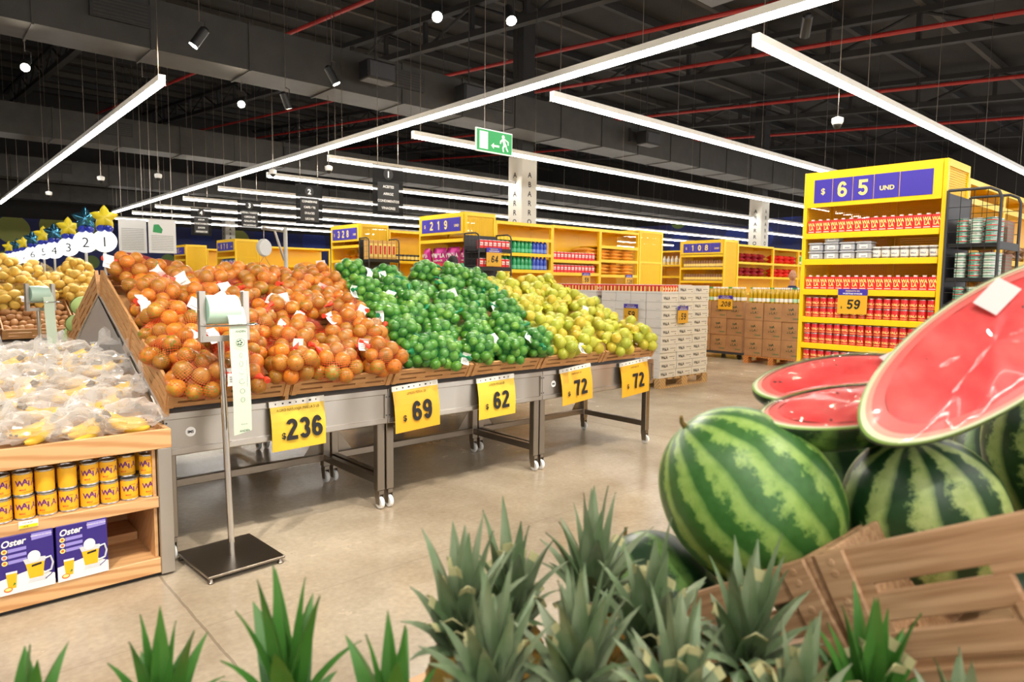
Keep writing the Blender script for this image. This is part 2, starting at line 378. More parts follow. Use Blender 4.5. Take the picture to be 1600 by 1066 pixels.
def mural():
    m = mat('mural', (44, 54, 112), .7); t = m.node_tree; N = t.nodes; L = t.links; b = N['Principled BSDF']
    tc = N.new('ShaderNodeTexCoord'); vo = N.new('ShaderNodeTexVoronoi'); vo.inputs['Scale'].default_value = .52; vo.inputs['Randomness'].default_value = .35
    L.new(tc.outputs['Object'], vo.inputs['Vector'])
    lt = N.new('ShaderNodeMath'); lt.operation = 'LESS_THAN'; lt.inputs[1].default_value = .48; L.new(vo.outputs['Distance'], lt.inputs[0])
    sp = N.new('ShaderNodeSeparateColor'); L.new(vo.outputs['Color'], sp.inputs[0])
    rp = N.new('ShaderNodeValToRGB'); rp.color_ramp.interpolation = 'CONSTANT'; e = rp.color_ramp.elements
    while len(e) < 4: e.new(.5)
    for i, cc in enumerate(((54, 74, 168), (118, 142, 78), (40, 56, 128), (168, 176, 96))): e[i].position = i/4; e[i].color = (*lin(cc), 1)
    L.new(sp.outputs[0], rp.inputs[0])
    mx = N.new('ShaderNodeMix'); mx.data_type = 'RGBA'; mx.inputs[6].default_value = (*lin((52, 60, 116)), 1)
    L.new(lt.outputs[0], mx.inputs[0]); L.new(rp.outputs[0], mx.inputs[7]); L.new(mx.outputs[2], b.inputs['Base Color'])
    return m
MUR = mural(); WALLD = mat('wall_dark', (44, 42, 42), .9)
w = MB().box((-8, 44, 0), (40, 44.2, 4.6), MUR).box((-8, 44, 4.6), (40, 44.2, 12), WALLD); struct('wall_back', w)
w = MB().box((40, -6, 0), (40.2, 44, 5.6), MUR).box((40, -6, 5.6), (40.2, 44, 12), WALLD); struct('wall_right', w)
struct('wall_left', MB().box((-8.2, -6, 0), (-8, 44, 5), mat('wall_grey', (190, 186, 178), .8)).box((-8.2, -6, 5), (-8, 44, 12), WALLD))
for k, (x, y) in enumerate(((12.2, 13.2), (24.4, 13.1), (13.7, 39))):
    t = thing('column', ('white clad aisle column with vertical black lettering above the second yellow gondola', 'white clad column beside the tall yellow gondola of the red cans', 'white clad column far behind the hanging aisle signs')[k], 'column', (x, y, 0), group='white clad columns'); t['kind'] = 'structure'
    obj('steel_core', MB().box((-.2, -.2, 4.7), (.2, .2, 8.6), BEAM), t)
    obj('cladding', MB().box((-.27, -.27, 0), (.27, .27, 4.76), OFFW, bev=.02), t)
    l = MB()
    for q, ch in enumerate('ABARROTES'):
        z = 4.2-q*.24
        l.text(ch, (0, -.272, z), (1, 0, 0), (0, 0, 1), .14, INK, .02); l.text(ch, (-.272, 0, z), (0, -1, 0), (0, 0, 1), .14, INK, .02)
    obj('lettering', l, t)

# ------------------------------------------------------------------ lamps
LEDM = mat('led_diffuser', (255, 250, 242), .5, emit=LED)
def line_light(axis, x, y, length, label, n_w=6, z=4.0):
    t = thing('linear_ceiling_light', label, 'ceiling light', (x, y, z), 0 if axis == 'x' else PI/2, 'linear ceiling lights')
    obj('housing', MB().box((0, -.04, .025), (length, .04, .1), WHITE).box((-.012, -.042, -.03), (0, .042, .1), WHITE), t)
    d = MB(); n = max(2, int(length/1.2)); vs = []
    for i in range(n+1):
        xx = length*i/n; vs += [(xx, -.036, .024), (xx, -.036, -.02), (xx, .036, -.02), (xx, .036, .024)]
    d.add(vs, [(i*4+k, i*4+4+k, i*4+5+k, i*4+1+k) for i in range(n) for k in range(3)], LEDM); obj('diffuser', d, t)
    for i in range(n_w):
        xx = .15+(length-.3)*i/(n_w-1); yy = y if axis == 'x' else y+xx
        top = 5.0-z if any(d-.15 < yy < d+.85 for d in (11.75, 20.8, 29.6, 37.5)) else roof_z(yy)-z+.3
        obj('suspension_wire', MB().tube([(xx, 0, .1), (xx, 0, top)], .004 if i else .008, STEELD, 5), t)
    return t
line_light('y', 6.15, -4.5, 34.4, 'longest white linear light, crossing above the heads of all shelving aisles', 16)
line_light('y', 2.6, 9.65, 19.4, 'long white linear light over the potato display, towards the checkouts', 9)
for k, y in enumerate((3.72, 6.69, 10.08, 13.22, 16.4, 19.8, 23, 26.2, 29.4, 32.6)):
    line_light('x', 6.72, y, 31, f'white linear light along the shelving aisles, {ORD(k)} row from the red can gondola', 12 if k < 3 else 7)
line_light('x', 6.72, .6, 31, 'added unseen linear light along the aisle behind the red can gondola', 5)  # added row outside the view, extra light from the right
line_light('y', -1.6, -4.5, 32, 'added unseen linear light over the banana counter aisle', 5)  # added lamp left of the view, lights the camera side
line_light('x', -7, -2.2, 12, 'added unseen linear light over the fruit hall behind the pineapples', 5)  # added lamp behind the camera, fills the foreground

SPOTM = mat('spot_lens', (255, 236, 205), .3, emit=110)
def spot(x, y, z, aim, label, power=1., cone=60):
    t = thing('track_spotlight', label, 'spotlight', (x, y, z), 0, 'black track spotlights')
    d = (Vector(aim)-Vector((x, y, z))).normalized(); q = d.to_track_quat('-Z', 'Y').to_matrix().to_4x4()
    obj('lamp_can', MB().lathe([(.055, -.14), (.06, -.14), (.06, .12), (.03, .15)], BLACK, 20, q), t, True)
    obj('lens', MB().lathe([(.001, -.1405), (.057, -.1405)], SPOTM, 20, q, False), t)
    obj('bracket', MB().tube([(0, 0, .0), (.07, 0, .04), (.07, 0, .2), (0, 0, .22)], .008, BLACK, 6), t)
    obj('suspension_wire', MB().tube([(0, 0, .2), (0, 0, roof_z(y)-z+.3)], .006, STEELD, 5), t)
    ld = bpy.data.lights.new('spot', 'SPOT'); ld.energy = SPOT*power; ld.spot_size = math.radians(cone); ld.spot_blend = .6; ld.color = (1, .93, .82); ld.shadow_soft_size = .06
    lo = bpy.data.objects.new('spot_beam', ld); COL.objects.link(lo); lo.parent = t; lo.matrix_local = TR(*(d*.15)) @ q
T1, T2, T3 = (1.7, 4.3, 1.2), (3.0, 4.3, 1.2), (4.4, 4.3, 1.2)
for x, y, aim, lb, p in ((4.8, 6.7, (1.3, 1.6, 1.3), 'brightest spotlight, hanging high over the limes and facing the camera', 1), (4.6, 12.3, (1.6, 4.6, 1.2), 'bright spotlight facing the camera beyond the orange pile', 1), (1.5, 12.4, (.55, 6.4, 1.4), 'bright spotlight over the potato display', 1.6),
        (5.4, 6.1, (4.0, 3.4, 1.2), 'spotlight hanging over the yellow citrus, lens tilted aside', 1), (3.1, 12.6, (1.2, 10, 1.4), 'spotlight beside the end of the light over the potatoes', 2.), (5.0, 9.7, (6.5, 9, 1.6), 'spotlight turned at the second yellow gondola', .8),
        (5.1, 11.6, (6.5, 12, 1.6), 'spotlight turned at the third yellow gondola', .8), (3.0, 9.4, (1, 10, 1.4), 'dark spotlight seen from its side above the long light', .8),
        (1.3, 1.2, T1, 'added unseen spotlight above the bag dispenser aisle, turned at the oranges', 1.25), (3.0, 1.0, T2, 'added unseen spotlight above the melon aisle, turned at the limes', 1.2), (4.6, 1.2, T3, 'added unseen spotlight above the melon aisle, turned at the yellow citrus', 1.2),  # these three are added out of view to light the citrus slopes
        (-.6, 1.6, (.3, 4.1, .9), 'added unseen spotlight turned at the bagged bananas', 1.5), (-.8, -.6, (.9, .6, 1.1), 'added unseen spotlight turned at the pineapples and cut melons', .55), (2.6, -1.2, (1.1, .4, 1.2), 'added unseen spotlight turned at the melon crates', .5), (3.3, 1.5, (6.5, 2.2, 1.5), 'spotlight above the floor aisle, turned at the red cans', .9), (3.6, 3.6, (6.5, 2.7, 1.4), 'spotlight high before the red can gondola, second one turned at it', .7), (8.2, 3.9, (12, 6.4, .9), 'added spotlight turned at the brown boxes', 1.2)):  # banana, pineapple, melon and brown box spotlights are added to brighten them
    spot(x, y, 4.6, aim, lb, p)
for k, (px, py) in enumerate(((4.1, 15.7), (3.3, 17), (5.6, 13.4), (6.2, 12.2), (9.2, 3.9), (2.9, 21))):
    z = 3.6; t = thing('dome_camera', f'small white ceiling camera hanging on a rod, {ORD(k)} of its kind along the hall', 'camera', (px, py, z), 0, 'hanging dome cameras')
    obj('housing', MB().lathe([(.07, .0), (.09, .03), (.09, .08), (.03, .1)], WHITE, 20), t, True)
    obj('dome', MB().lathe([(.005, -.06), (.04, -.05), (.062, -.02), (.066, 0)], BLACK, 20), t, True)
    obj('rod', MB().tube([(0, 0, .1), (0, 0, roof_z(py)-z+.3)], .006, STEELD, 6), t); t.scale = (.8, .8, 1)
t = thing('wireless_access_point', 'flat grey box hanging under the roof above the long light', 'wireless unit', (8.2, 5.2, 5.3))
obj('housing', MB().box((-.3, -.2, 0), (.3, .2, .08), DGREY, bev=.02).box((-.22, -.15, .08), (.22, .15, .2), BLACK, bev=.02), t); obj('rod', MB().tube([(0, 0, .2), (0, 0, 2.4)], .01, STEELD, 6), t)
for k, (x, y, z) in enumerate(((6.7, 11.3, 5.15), (8.9, 11.3, 5.15), (14.9, 11.3, 5.15))):
    t = thing('loudspeaker', f'black box loudspeaker against the air duct, {ORD(k)} from the checkouts', 'loudspeaker', (x, y, z), 0, 'loudspeakers on the air duct')
    obj('cabinet', MB().box((-.3, -.25, 0), (.3, .1, .34), BLACK, bev=.02), t); obj('front_grille', MB().box((-.26, -.265, .04), (.26, -.25, .3), DGREY), t)
    obj('bracket', MB().tube([(0, .0, .34), (0, 0, 3.0)], .012, BEAM, 6), t)

# ------------------------------------------------------------------ hanging signs
GRN = mat('exit_green', (10, 150, 74), .4, emit=.25); EXW = mat('exit_white', (232, 240, 228), .4, emit=.3)
t = thing('exit_sign', 'green and white emergency exit sign of a running man, hung from two wires', 'exit sign', (4.42, 5.5, 2.84), 0)
obj('panel', MB().box((0, -.01, 0), (.5, .01, .235), EXW, bev=.003).box((.012, -.014, .012), (.488, .014, .223), GRN), t)
g = MB(); F = -.0155
g.prism([(.045, .03), (.155, .03), (.155, .205), (.045, .205)], F, F+.003, EXW, 'y')
g.prism([(.2, .075), (.235, .105), (.235, .086), (.31, .086), (.31, .066), (.235, .066), (.235, .045)], F, F+.003, EXW, 'y')
g.disc((.365, F, .182), (1, 0, 0), (0, 0, 1), .02, EXW)
for pl in ([(.35, .165), (.385, .165), (.405, .1), (.37, .095)], [(.352, .16), (.325, .14), (.318, .112), (.333, .107), (.342, .13), (.362, .145)], [(.383, .162), (.425, .132), (.428, .105), (.443, .105), (.44, .142), (.39, .166)],
           [(.375, .11), (.352, .07), (.362, .028), (.378, .028), (.37, .066), (.4, .1)], [(.39, .105), (.405, .065), (.425, .035), (.44, .042), (.42, .072), (.408, .11)]): g.prism(pl, F, F+.003, EXW, 'y')
obj('pictogram', g, t)
for x in (.12, .38): obj('suspension_wire', MB().tube([(x, 0, .235), (x, 0, roof_z(5.5)-2.5)], .004, STEELD, 5), t)
SMOKE = mat('smoked_acrylic', (16, 15, 15), .55, alpha=.8, spec=.2)
for k, (x, y, w, z0, z1, num, lines, lb) in enumerate(((6.25, 10.65, .62, 2.68, 3.55, '1', ['ACEITES', 'ARROZ', 'CONDIMENTOS', 'VINAGRES'], 'oils and rice'), (6.3, 13.9, .6, 2.7, 3.54, '2', ['CONSERVAS', 'CAFE / TE', 'DULCES', 'LECHES'], 'preserves and coffee'),
        (6.2, 17, .58, 2.74, 3.45, '3', ['AVENA / HARINA', 'CEREALES', 'GALLETAS', 'PICADERAS'], 'oats and cereal'), (6.1, 20.3, .56, 2.73, 3.5, '4', ['AGUA', 'DESECHABLES', 'JUGOS', 'REFRESCOS'], 'water and juice'), (6.2, 24, .53, 2.58, 3.4, '5', ['CERVEZAS', 'LICORES', 'VINOS', 'WHISKIES'], 'beer and wine'))):
    t = thing('aisle_sign', f'smoked hanging aisle sign {num} listing {lb}', 'aisle sign', (x, y, z0), 0, 'hanging aisle signs')
    h = z1-z0
    obj('panel', MB().box((0, -.008, 0), (w, .008, h), SMOKE), t)
    lst = MB().box((.09, -.012, .06), (w-.09, -.0085, h*.66), BLACK); obj('list_board', lst, t)
    obj('number_disc', MB().prism([(w/2+.1*math.cos(a*PI/12), h*.83+.1*math.sin(a*PI/12)) for a in range(24)], -.0125, -.0085, INK, 'y'), t)
    l = MB().text(num, (w/2, -.0135, h*.83-.055), (1, 0, 0), (0, 0, 1), .11, WHITE, .03)
    for q, s in enumerate(lines): l.text(s, (w/2, -.0135, h*.55-q*h*.145), (1, 0, 0), (0, 0, 1), .045, WHITE, .025)
    obj('lettering', l, t)
    for xx in (.1, w-.1): obj('suspension_wire', MB().tube([(xx, 0, h), (xx, 0, roof_z(y)-z0+.5)], .004, STEELD, 5), t)
for k, (x, y) in enumerate(((3.3, 15.6), (3.75, 15.2))):
    t = thing('hanging_poster', ('white hanging notice with ruled text, beside checkout sign 1', 'white hanging notice with a green map, farther from checkout sign 1')[k], 'poster', (x, y, 2.02), -.2, 'hanging notices'); 
    p = MB().box((0, -.006, 0), (.5, .006, .68), WHITE); obj('board', p, t); l = MB()
    for q in range(9 if k else 13): l.box((.05, -.009, .06+q*.035), (.45, -.0065, .072+q*.035), mat('print_grey', (170, 170, 168), .7))
    if k: l.prism([(.08, .42), (.24, .4), (.26, .48), (.19, .58), (.1, .57)], -.009, -.0065, mat('map_green', (60, 160, 96), .6), 'y')
    obj('print', l, t)
    for xx in (.06, .44): obj('suspension_wire', MB().tube([(xx, 0, .68), (xx, 0, 5.5)], .004, STEELD, 5), t)
# ------------------------------------------------------------------ sloped steel display tables with slatted crates
SL = math.radians(22)
def table(x0, x1, y, rz, label, end=False, sticker=False):
    """double-leg steel table, local x along its front, front face at local y = 0, top sloping up to y = 1.46"""
    L = x1-x0
    t = thing('display_table', label, 'display table', (x0, y, 0) if not rz else (x1, y, 0), rz, 'sloped steel display tables')
    r = MB().box((0, .012, .58), (L, .03, .80), STEEL).box((0, 0, .765), (L, .02, .805), STEEL, bev=.004).box((0, 0, .575), (L, .02, .61), STEEL, bev=.004)
    r.box((0, .002, .6), (.02, .016, .78), STEEL).box((L-.02, .002, .6), (L, .016, .78), STEEL)
    for x in (.01, L-.01):
        for z in (.63, .75): r.lathe([(.005, 0), (.005, .004)], DGREY, 8, TR(x, .004, z) @ RX(PI/2))
    rail = obj('front_rail', r, t)
    if sticker:
        s = MB().lathe([(.026, 0), (.026, .002)], WHITE, 20, TR(.13, .012, .69) @ RX(PI/2)); s.text('IMS', (.13, .0095, .683), (1, 0, 0), (0, 0, 1), .015, INK, .04)
        obj('maker_sticker', s, rail)
    obj('sloped_top', MB().add([(0, .02, .79), (L, .02, .79), (L, 1.46, 1.385), (0, 1.46, 1.385), (0, .02, .8), (L, .02, .8), (L, 1.46, 1.395), (0, 1.46, 1.395)], [(3, 2, 1, 0), (4, 5, 6, 7), (0, 1, 5, 4), (1, 2, 6, 5), (2, 3, 7, 6), (3, 0, 4, 7)], STEELV), t)
    for e in ((0,) if end == 1 else (L-.006,) if end == 2 else ()):
        s = MB().prism([(.03, .58), (.03, .735), (1.459, 1.368), (1.459, .58)], e, e+.006, STEELV)
        s.tube([(e+.003, .03, .742), (e+.003, 1.459, 1.374)], .007, CHROME, 6)
        for yy, zz in ((.9, .9), (1.2, 1.05), (.5, .8)): s.lathe([(.008, 0), (.006, .004)], CHROME, 8, TR(e if end == 1 else e+.006, yy, zz) @ RY(-PI/2 if end == 1 else PI/2))
        obj('side_panel', s, t)
    for x in (.005, L-.06):
        for yy in (.03, .80):
            lg = obj('leg', MB().box((x, yy, .125), (x+.055, yy+.055, .6 if yy < .5 else 1.06), STEELD, bev=.004), t)
            c = MB(); cx, cy = x+.0275, yy+.03
            c.box((cx-.018, cy-.03, .1), (cx+.018, cy+.03, .125), STEELD)
            for sx in (-.019, .016): c.add([(cx+sx, cy-.03, .11), (cx+sx, cy+.03, .11), (cx+sx, cy+.012, .03), (cx+sx, cy-.03, .03), (cx+sx+.003, cy-.03, .11), (cx+sx+.003, cy+.03, .11), (cx+sx+.003, cy+.012, .03), (cx+sx+.003, cy-.03, .03)], [(0, 1, 2, 3), (7, 6, 5, 4), (0, 4, 5, 1), (1, 5, 6, 2), (2, 6, 7, 3), (3, 7, 4, 0)], STEELD)
            obj('caster_fork', c, lg)
            obj('caster_wheel', MB().lathe([(.02, -.014), (.038, -.013), (.042, -.006), (.042, .006), (.038, .013), (.02, .014)], WPLA, 20, TR(cx, cy-.012, .042) @ RY(PI/2)), lg, True)
        obj('side_bar', MB().box((x+.005, .06, .165), (x+.05, .82, .215), STEELD, bev=.003), t)
    obj('back_bar', MB().box((.05, .805, .17), (L-.05, .85, .22), STEELD, bev=.003), t)
    obj('upper_bar', MB().box((.05, .3, .5), (L-.05, .35, .56), STEELD), t)
    for x, s in ((.06, 1), (L-.06, -1)):
        obj('gusset', MB().add([(x, .84, .22), (x+s*.13, .84, .22), (x, .84, .40), (x, .846, .22), (x+s*.13, .846, .22), (x, .846, .40)], [(0, 1, 2), (5, 4, 3), (0, 3, 4, 1), (1, 4, 5, 2), (2, 5, 3, 0)], STEELD), t)
    return t
TX = ((.97, 2.305), (2.308, 3.715), (3.718, 5.165))
for k, (a, b) in enumerate(TX):
    table(a, b, 3.76, 0, ('steel display table carrying the red-netted oranges', 'steel display table carrying the green-netted limes', 'steel display table carrying the yellow-netted citrus at the far end')[k], 1 if k == 0 else 2 if k == 2 else 0, k != 1)
    table(a, b, 6.68, PI, f'steel display table on the back slope behind the {("oranges", "limes", "yellow citrus")[k]}', 2 if k == 0 else 0)

def slat_wall(mb, T, L, h, m, rows=3, th=.014, gap=.013):
    """boarded wall in its own frame: x along, z up, y = thickness; slots between the boards broken by small bridges"""
    bh = (h-(rows-1)*gap)/rows
    for r in range(rows):
        z = r*(bh+gap); mb.box((0, 0, z), (L, th, z+bh), m, T)
        if r < rows-1:
            n = 3; off = .08 if r % 2 else .02
            mb.box((0, .001, z+bh), (.05, th-.001, z+bh+gap), m, T); mb.box((L-.05, .001, z+bh), (L, th-.001, z+bh+gap), m, T)
            for q in range(1, n): c = L*q/n+(off-.05); mb.box((c, .001, z+bh), (c+.07, th-.001, z+bh+gap), m, T)
    for x in (0, L-.03): mb.box((x, -.006, 0), (x+.03, 0, h), m, T)
def crate(name, label, w, d, h, M, m, group, sub=3, hs=None):
    t = thing(name, label, 'crate', (0, 0, 0), 0, group); t.matrix_world = M
    lean = .16
    for nm, T, L in (('front_wall', RX(lean), w), ('back_wall', TR(w, d, 0) @ RZ(PI), w), ('side_wall', TR(0, d, 0) @ RZ(-PI/2), d), ('side_wall', TR(w, 0, 0) @ RZ(PI/2), d)):
        b = MB(); slat_wall(b, T if not hs or nm[0] != 's' else TR(0, 0, .14-hs) @ T, L, (hs or h) if nm[0] == 's' else h, m, 4 if hs and nm[0] == 's' else sub); obj(nm, b, t)
    obj('bottom', MB().box((.012, .012, .0), (w-.012, d-.012, .01), m), t)
    return t
CX = (.968, 1.632, 2.308, 2.962, 3.65, 4.38, 5.10)
nm = ('oranges, end one by the steel side panel', 'oranges, second along', 'limes, beside the oranges', 'limes, with loose limes in front', 'yellow citrus, beside the limes', 'yellow citrus, end one by the white pallet')
for k in range(6):
    a, b = CX[k]+.009, CX[k+1]-.009
    for r, row in enumerate(('lower', 'upper')):
        M = TR(a, 3.735+r*.785*math.cos(SL), .835+r*.785*math.sin(SL)) @ RX(SL)
        crate('produce_crate', f'brown slatted crate, {row} row, under the {nm[k]}', b-a, .78, .105, M, CRATE, 'brown produce crates', 3, .19 if k == 0 else None)
        if k < 1:
            M = TR(b, 6.705-r*.785*math.cos(SL), .835+r*.785*math.sin(SL)) @ RZ(PI) @ RX(SL)
            crate('produce_crate', f'brown slatted crate, {row} row of the back slope, behind the steel side panel', b-a, .78, .105, M, CRATE, 'brown produce crates', 3, .19)

# ------------------------------------------------------------------ fruit in net bags
def fruit_mesh(name, m, prof=(1, 1), lump=0., n=18, seed=0, nip=0., stem=None):
    rng = random.Random(seed); b = MB(); rows = 11; pr = []
    ph = [rng.random()*6 for _ in range(6)]; vs = []; fs = []
    for i in range(rows+1):
        a = PI*i/rows
        for k in range(n):
            p = 2*PI*k/n
            r = 1+lump*(math.sin(2*p+ph[0])*math.sin(a)+math.sin(3*a+ph[1]+p)*.6+math.cos(3*p+ph[2]+2*a)*.4*math.sin(a))
            r -= .06*math.exp(-(a/.25)**2) if not nip else 0
            zz = math.cos(a)*(1+nip*math.exp(-(a/.3)**2)+nip*.6*math.exp(-((PI-a)/.3)**2))
            vs.append((prof[0]*r*math.sin(a)*math.cos(p), prof[0]*r*math.sin(a)*math.sin(p), prof[1]*r*zz))
    for i in range(rows):
        for k in range(n): fs.append((i*n+k, (i+1)*n+k, (i+1)*n+(k+1) % n, i*n+(k+1) % n))
    b.add(vs, fs, m)
    if stem: b.lathe([(.07, .9), (.05, .97)], stem, 8)
    return b.mesh(name, True)
ORAN = mat('orange_peel', (218, 142, 40), .34, col2=(112, 114, 34), scale=1.3, bump=.1, rand=[(84, 92, 26), (136, 112, 32), (186, 126, 36), (216, 140, 40), (102, 98, 28), (204, 124, 30), (90, 92, 26), (160, 116, 32), (112, 98, 28)], contrast=(.42, .58))
LIME = mat('lime_peel', (84, 134, 30), .28, col2=(48, 106, 24), scale=1.6, bump=.06, rand=[(46, 92, 18), (98, 148, 36), (64, 118, 24), (138, 176, 56), (78, 130, 28), (50, 100, 20)], contrast=(.4, .7))
YGRN = mat('yellow_citrus_peel', (176, 178, 52), .36, col2=(138, 156, 40), scale=1.5, bump=.1, rand=[(124, 150, 44), (184, 186, 60), (158, 166, 48), (226, 166, 44), (150, 166, 54), (196, 184, 66)], contrast=(.4, .7))
POTA = mat('potato_skin', (226, 188, 84), .55, col2=(208, 164, 66), scale=2, bump=.1, rand=[(216, 172, 66), (236, 200, 98), (224, 184, 78)])
POTB = mat('brown_potato_skin', (186, 134, 82), .6, col2=(164, 112, 64), scale=6, bump=.1, rand=[(170, 116, 66), (200, 150, 94)])
STEMG = mat('stem_green', (72, 84, 36), .7)
ORANG = mat('orange_peel_olive', (172, 138, 46), .36, col2=(104, 106, 34), scale=1.2, bump=.1, rand=[(92, 96, 30), (150, 122, 40), (120, 110, 34), (176, 132, 42), (104, 102, 32)], contrast=(.42, .6))
FR = {'orange': [fruit_mesh('orange', ORANG if i in (1, 3) else ORAN, (1, .96), .01, seed=i, stem=STEMG) for i in range(5)], 'lime': [fruit_mesh('lime', LIME, (.95, 1.0), .01, 14, i, .1) for i in range(2)],
      'yellow_citrus': [fruit_mesh('yellow_citrus', YGRN, (1, .98), .015, 16, i, .0, STEMG) for i in range(2)], 'potato': [fruit_mesh('potato', POTA, (.82, 1.12), .06, 14, i, .001) for i in range(3)], 'brown_potato': [fruit_mesh('brown_potato', POTB, (.8, 1.15), .06, 14, i, .001) for i in range(3)]}
NET = {'orange': cut_mat('net_orange', (226, 72, 34), 'net', .45, frac=.11), 'lime': cut_mat('net_green', (36, 134, 76), 'net', .45, frac=.09), 'yellow_citrus': cut_mat('net_yellow', (206, 200, 60), 'net', .45, frac=.11), 'potato': cut_mat('net_pale', (224, 196, 90), 'net', .45, frac=.07)}
TIE = {'orange': mat('tie_red', (226, 62, 34), .5), 'lime': mat('tie_green', (20, 120, 72), .5), 'yellow_citrus': mat('tie_yellow', (196, 192, 54), .5), 'potato': mat('tie_pale', (220, 190, 90), .5)}
TAGM = mat('tag_white', (238, 238, 234), .6)

def relax(P, R, B, base, nrm, its=70):
    """push overlapping fruit apart, keep each near its bag and above the crate bottoms"""
    P = P.astype(np.float32); cen = np.array([P[B == b].mean(0) for b in range(B.max()+1)], np.float32); n = len(P); SR = (R[:, None]+R[None, :]).astype(np.float32)
    for it in range(its):
        D = P[:, None, :]-P[None, :, :]; d = np.sqrt((D*D).sum(2))+1e-6; ov = np.maximum(SR*.985-d, 0); np.fill_diagonal(ov, 0)
        P += (D*(ov/d)[:, :, None]).sum(1)*.28
        c2 = np.array([P[B == b].mean(0) for b in range(len(cen))], np.float32)
        P += (c2[B]-P)*.015 + (cen[B]-c2[B])*.05
        P -= nrm*.0022
        h = (P-base) @ nrm; P += np.maximum(R-h, 0)[:, None]*nrm
    return P

def net_mesh(P, R, ax, m, nu=30, nv=16, off=.003):
    """stretched net around one bag's fruit, gathered at the tie end along ax"""
    ax = Vector(ax).normalized(); a = ax.orthogonal().normalized(); b = ax.cross(a)
    A = np.array([a, b, ax]); Q = P @ A.T
    rr = np.zeros((nv+1, nu)); dirs = np.zeros((nv+1, nu, 3))
    for i in range(nv+1):
        th = PI*min(max(i/nv, .015), .985)
        for k in range(nu):
            ph = 2*PI*k/nu; dirs[i, k] = (math.sin(th)*math.cos(ph), math.sin(th)*math.sin(ph), math.cos(th))
    dt = dirs @ Q.T; disc = (R+off)**2-(Q*Q).sum(1)+dt**2
    hit = np.where(disc > 0, dt+np.sqrt(np.maximum(disc, 0)), 0).max(2)
    soft = (dt+R*.62).max(2)
    rr = np.maximum(hit, soft*.93)
    for _ in range(2):
        av = (np.roll(rr, 1, 1)+np.roll(rr, -1, 1)+np.vstack([rr[:1], rr[:-1]])+np.vstack([rr[1:], rr[-1:]]))/4
        rr = np.maximum(rr, av)
    pts = (dirs*rr[:, :, None]) @ A
    me = bpy.data.meshes.new('net')
    fs = [(i*nu+k, (i+1)*nu+k, (i+1)*nu+(k+1) % nu, i*nu+(k+1) % nu) for i in range(nv) for k in range(nu)]
    me.from_pydata(pts.reshape(-1, 3).tolist(), [], fs); me.materials.append(m)
    uv = me.uv_layers.new(name='UVMap'); cu, cv = 46, 23
    dat = []
    for i in range(nv):
        for k in range(nu): dat += [cu*k/nu, cv*i/nv, cu*k/nu, cv*(i+1)/nv, cu*(k+1)/nu, cv*(i+1)/nv, cu*(k+1)/nu, cv*i/nv]
    uv.data.foreach_set('uv', dat); me.polygons.foreach_set('use_smooth', [True]*len(fs)); me.update()
    return me, Vector(pts[0].mean(0))

def make_tag(rng):
    b = MB(); w, h, s = .055+rng.random()*.02, .075+rng.random()*.025, 6; vs = []; fs = []; cu = rng.uniform(-.03, .03)
    for i in range(s+1):
        v = i/s
        for u in (-1, 1): vs += [(u*w/2, cu*math.sin(v*PI)+.004*math.sin(v*9), -h*v), (u*w/2, cu*math.sin(v*PI)+.004*math.sin(v*9)+.0012, -h*v)]
    for i in range(s): a = i*4; fs += [(a, a+2, a+6, a+4), (a+1, a+5, a+7, a+3), (a, a+4, a+5, a+1), (a+2, a+3, a+7, a+6)]
    fs += [(0, 1, 3, 2), (s*4, s*4+2, s*4+3, s*4+1)]
    b.add(vs, fs, TAGM)
    for q in range(3): b.box((-w*.3, cu*.6-.0025, -h*.5-q*.012), (w*.25, cu*.6+.0035, -h*.5-q*.012+.004), mat('print_grey', (170, 170, 168), .7))
    return b

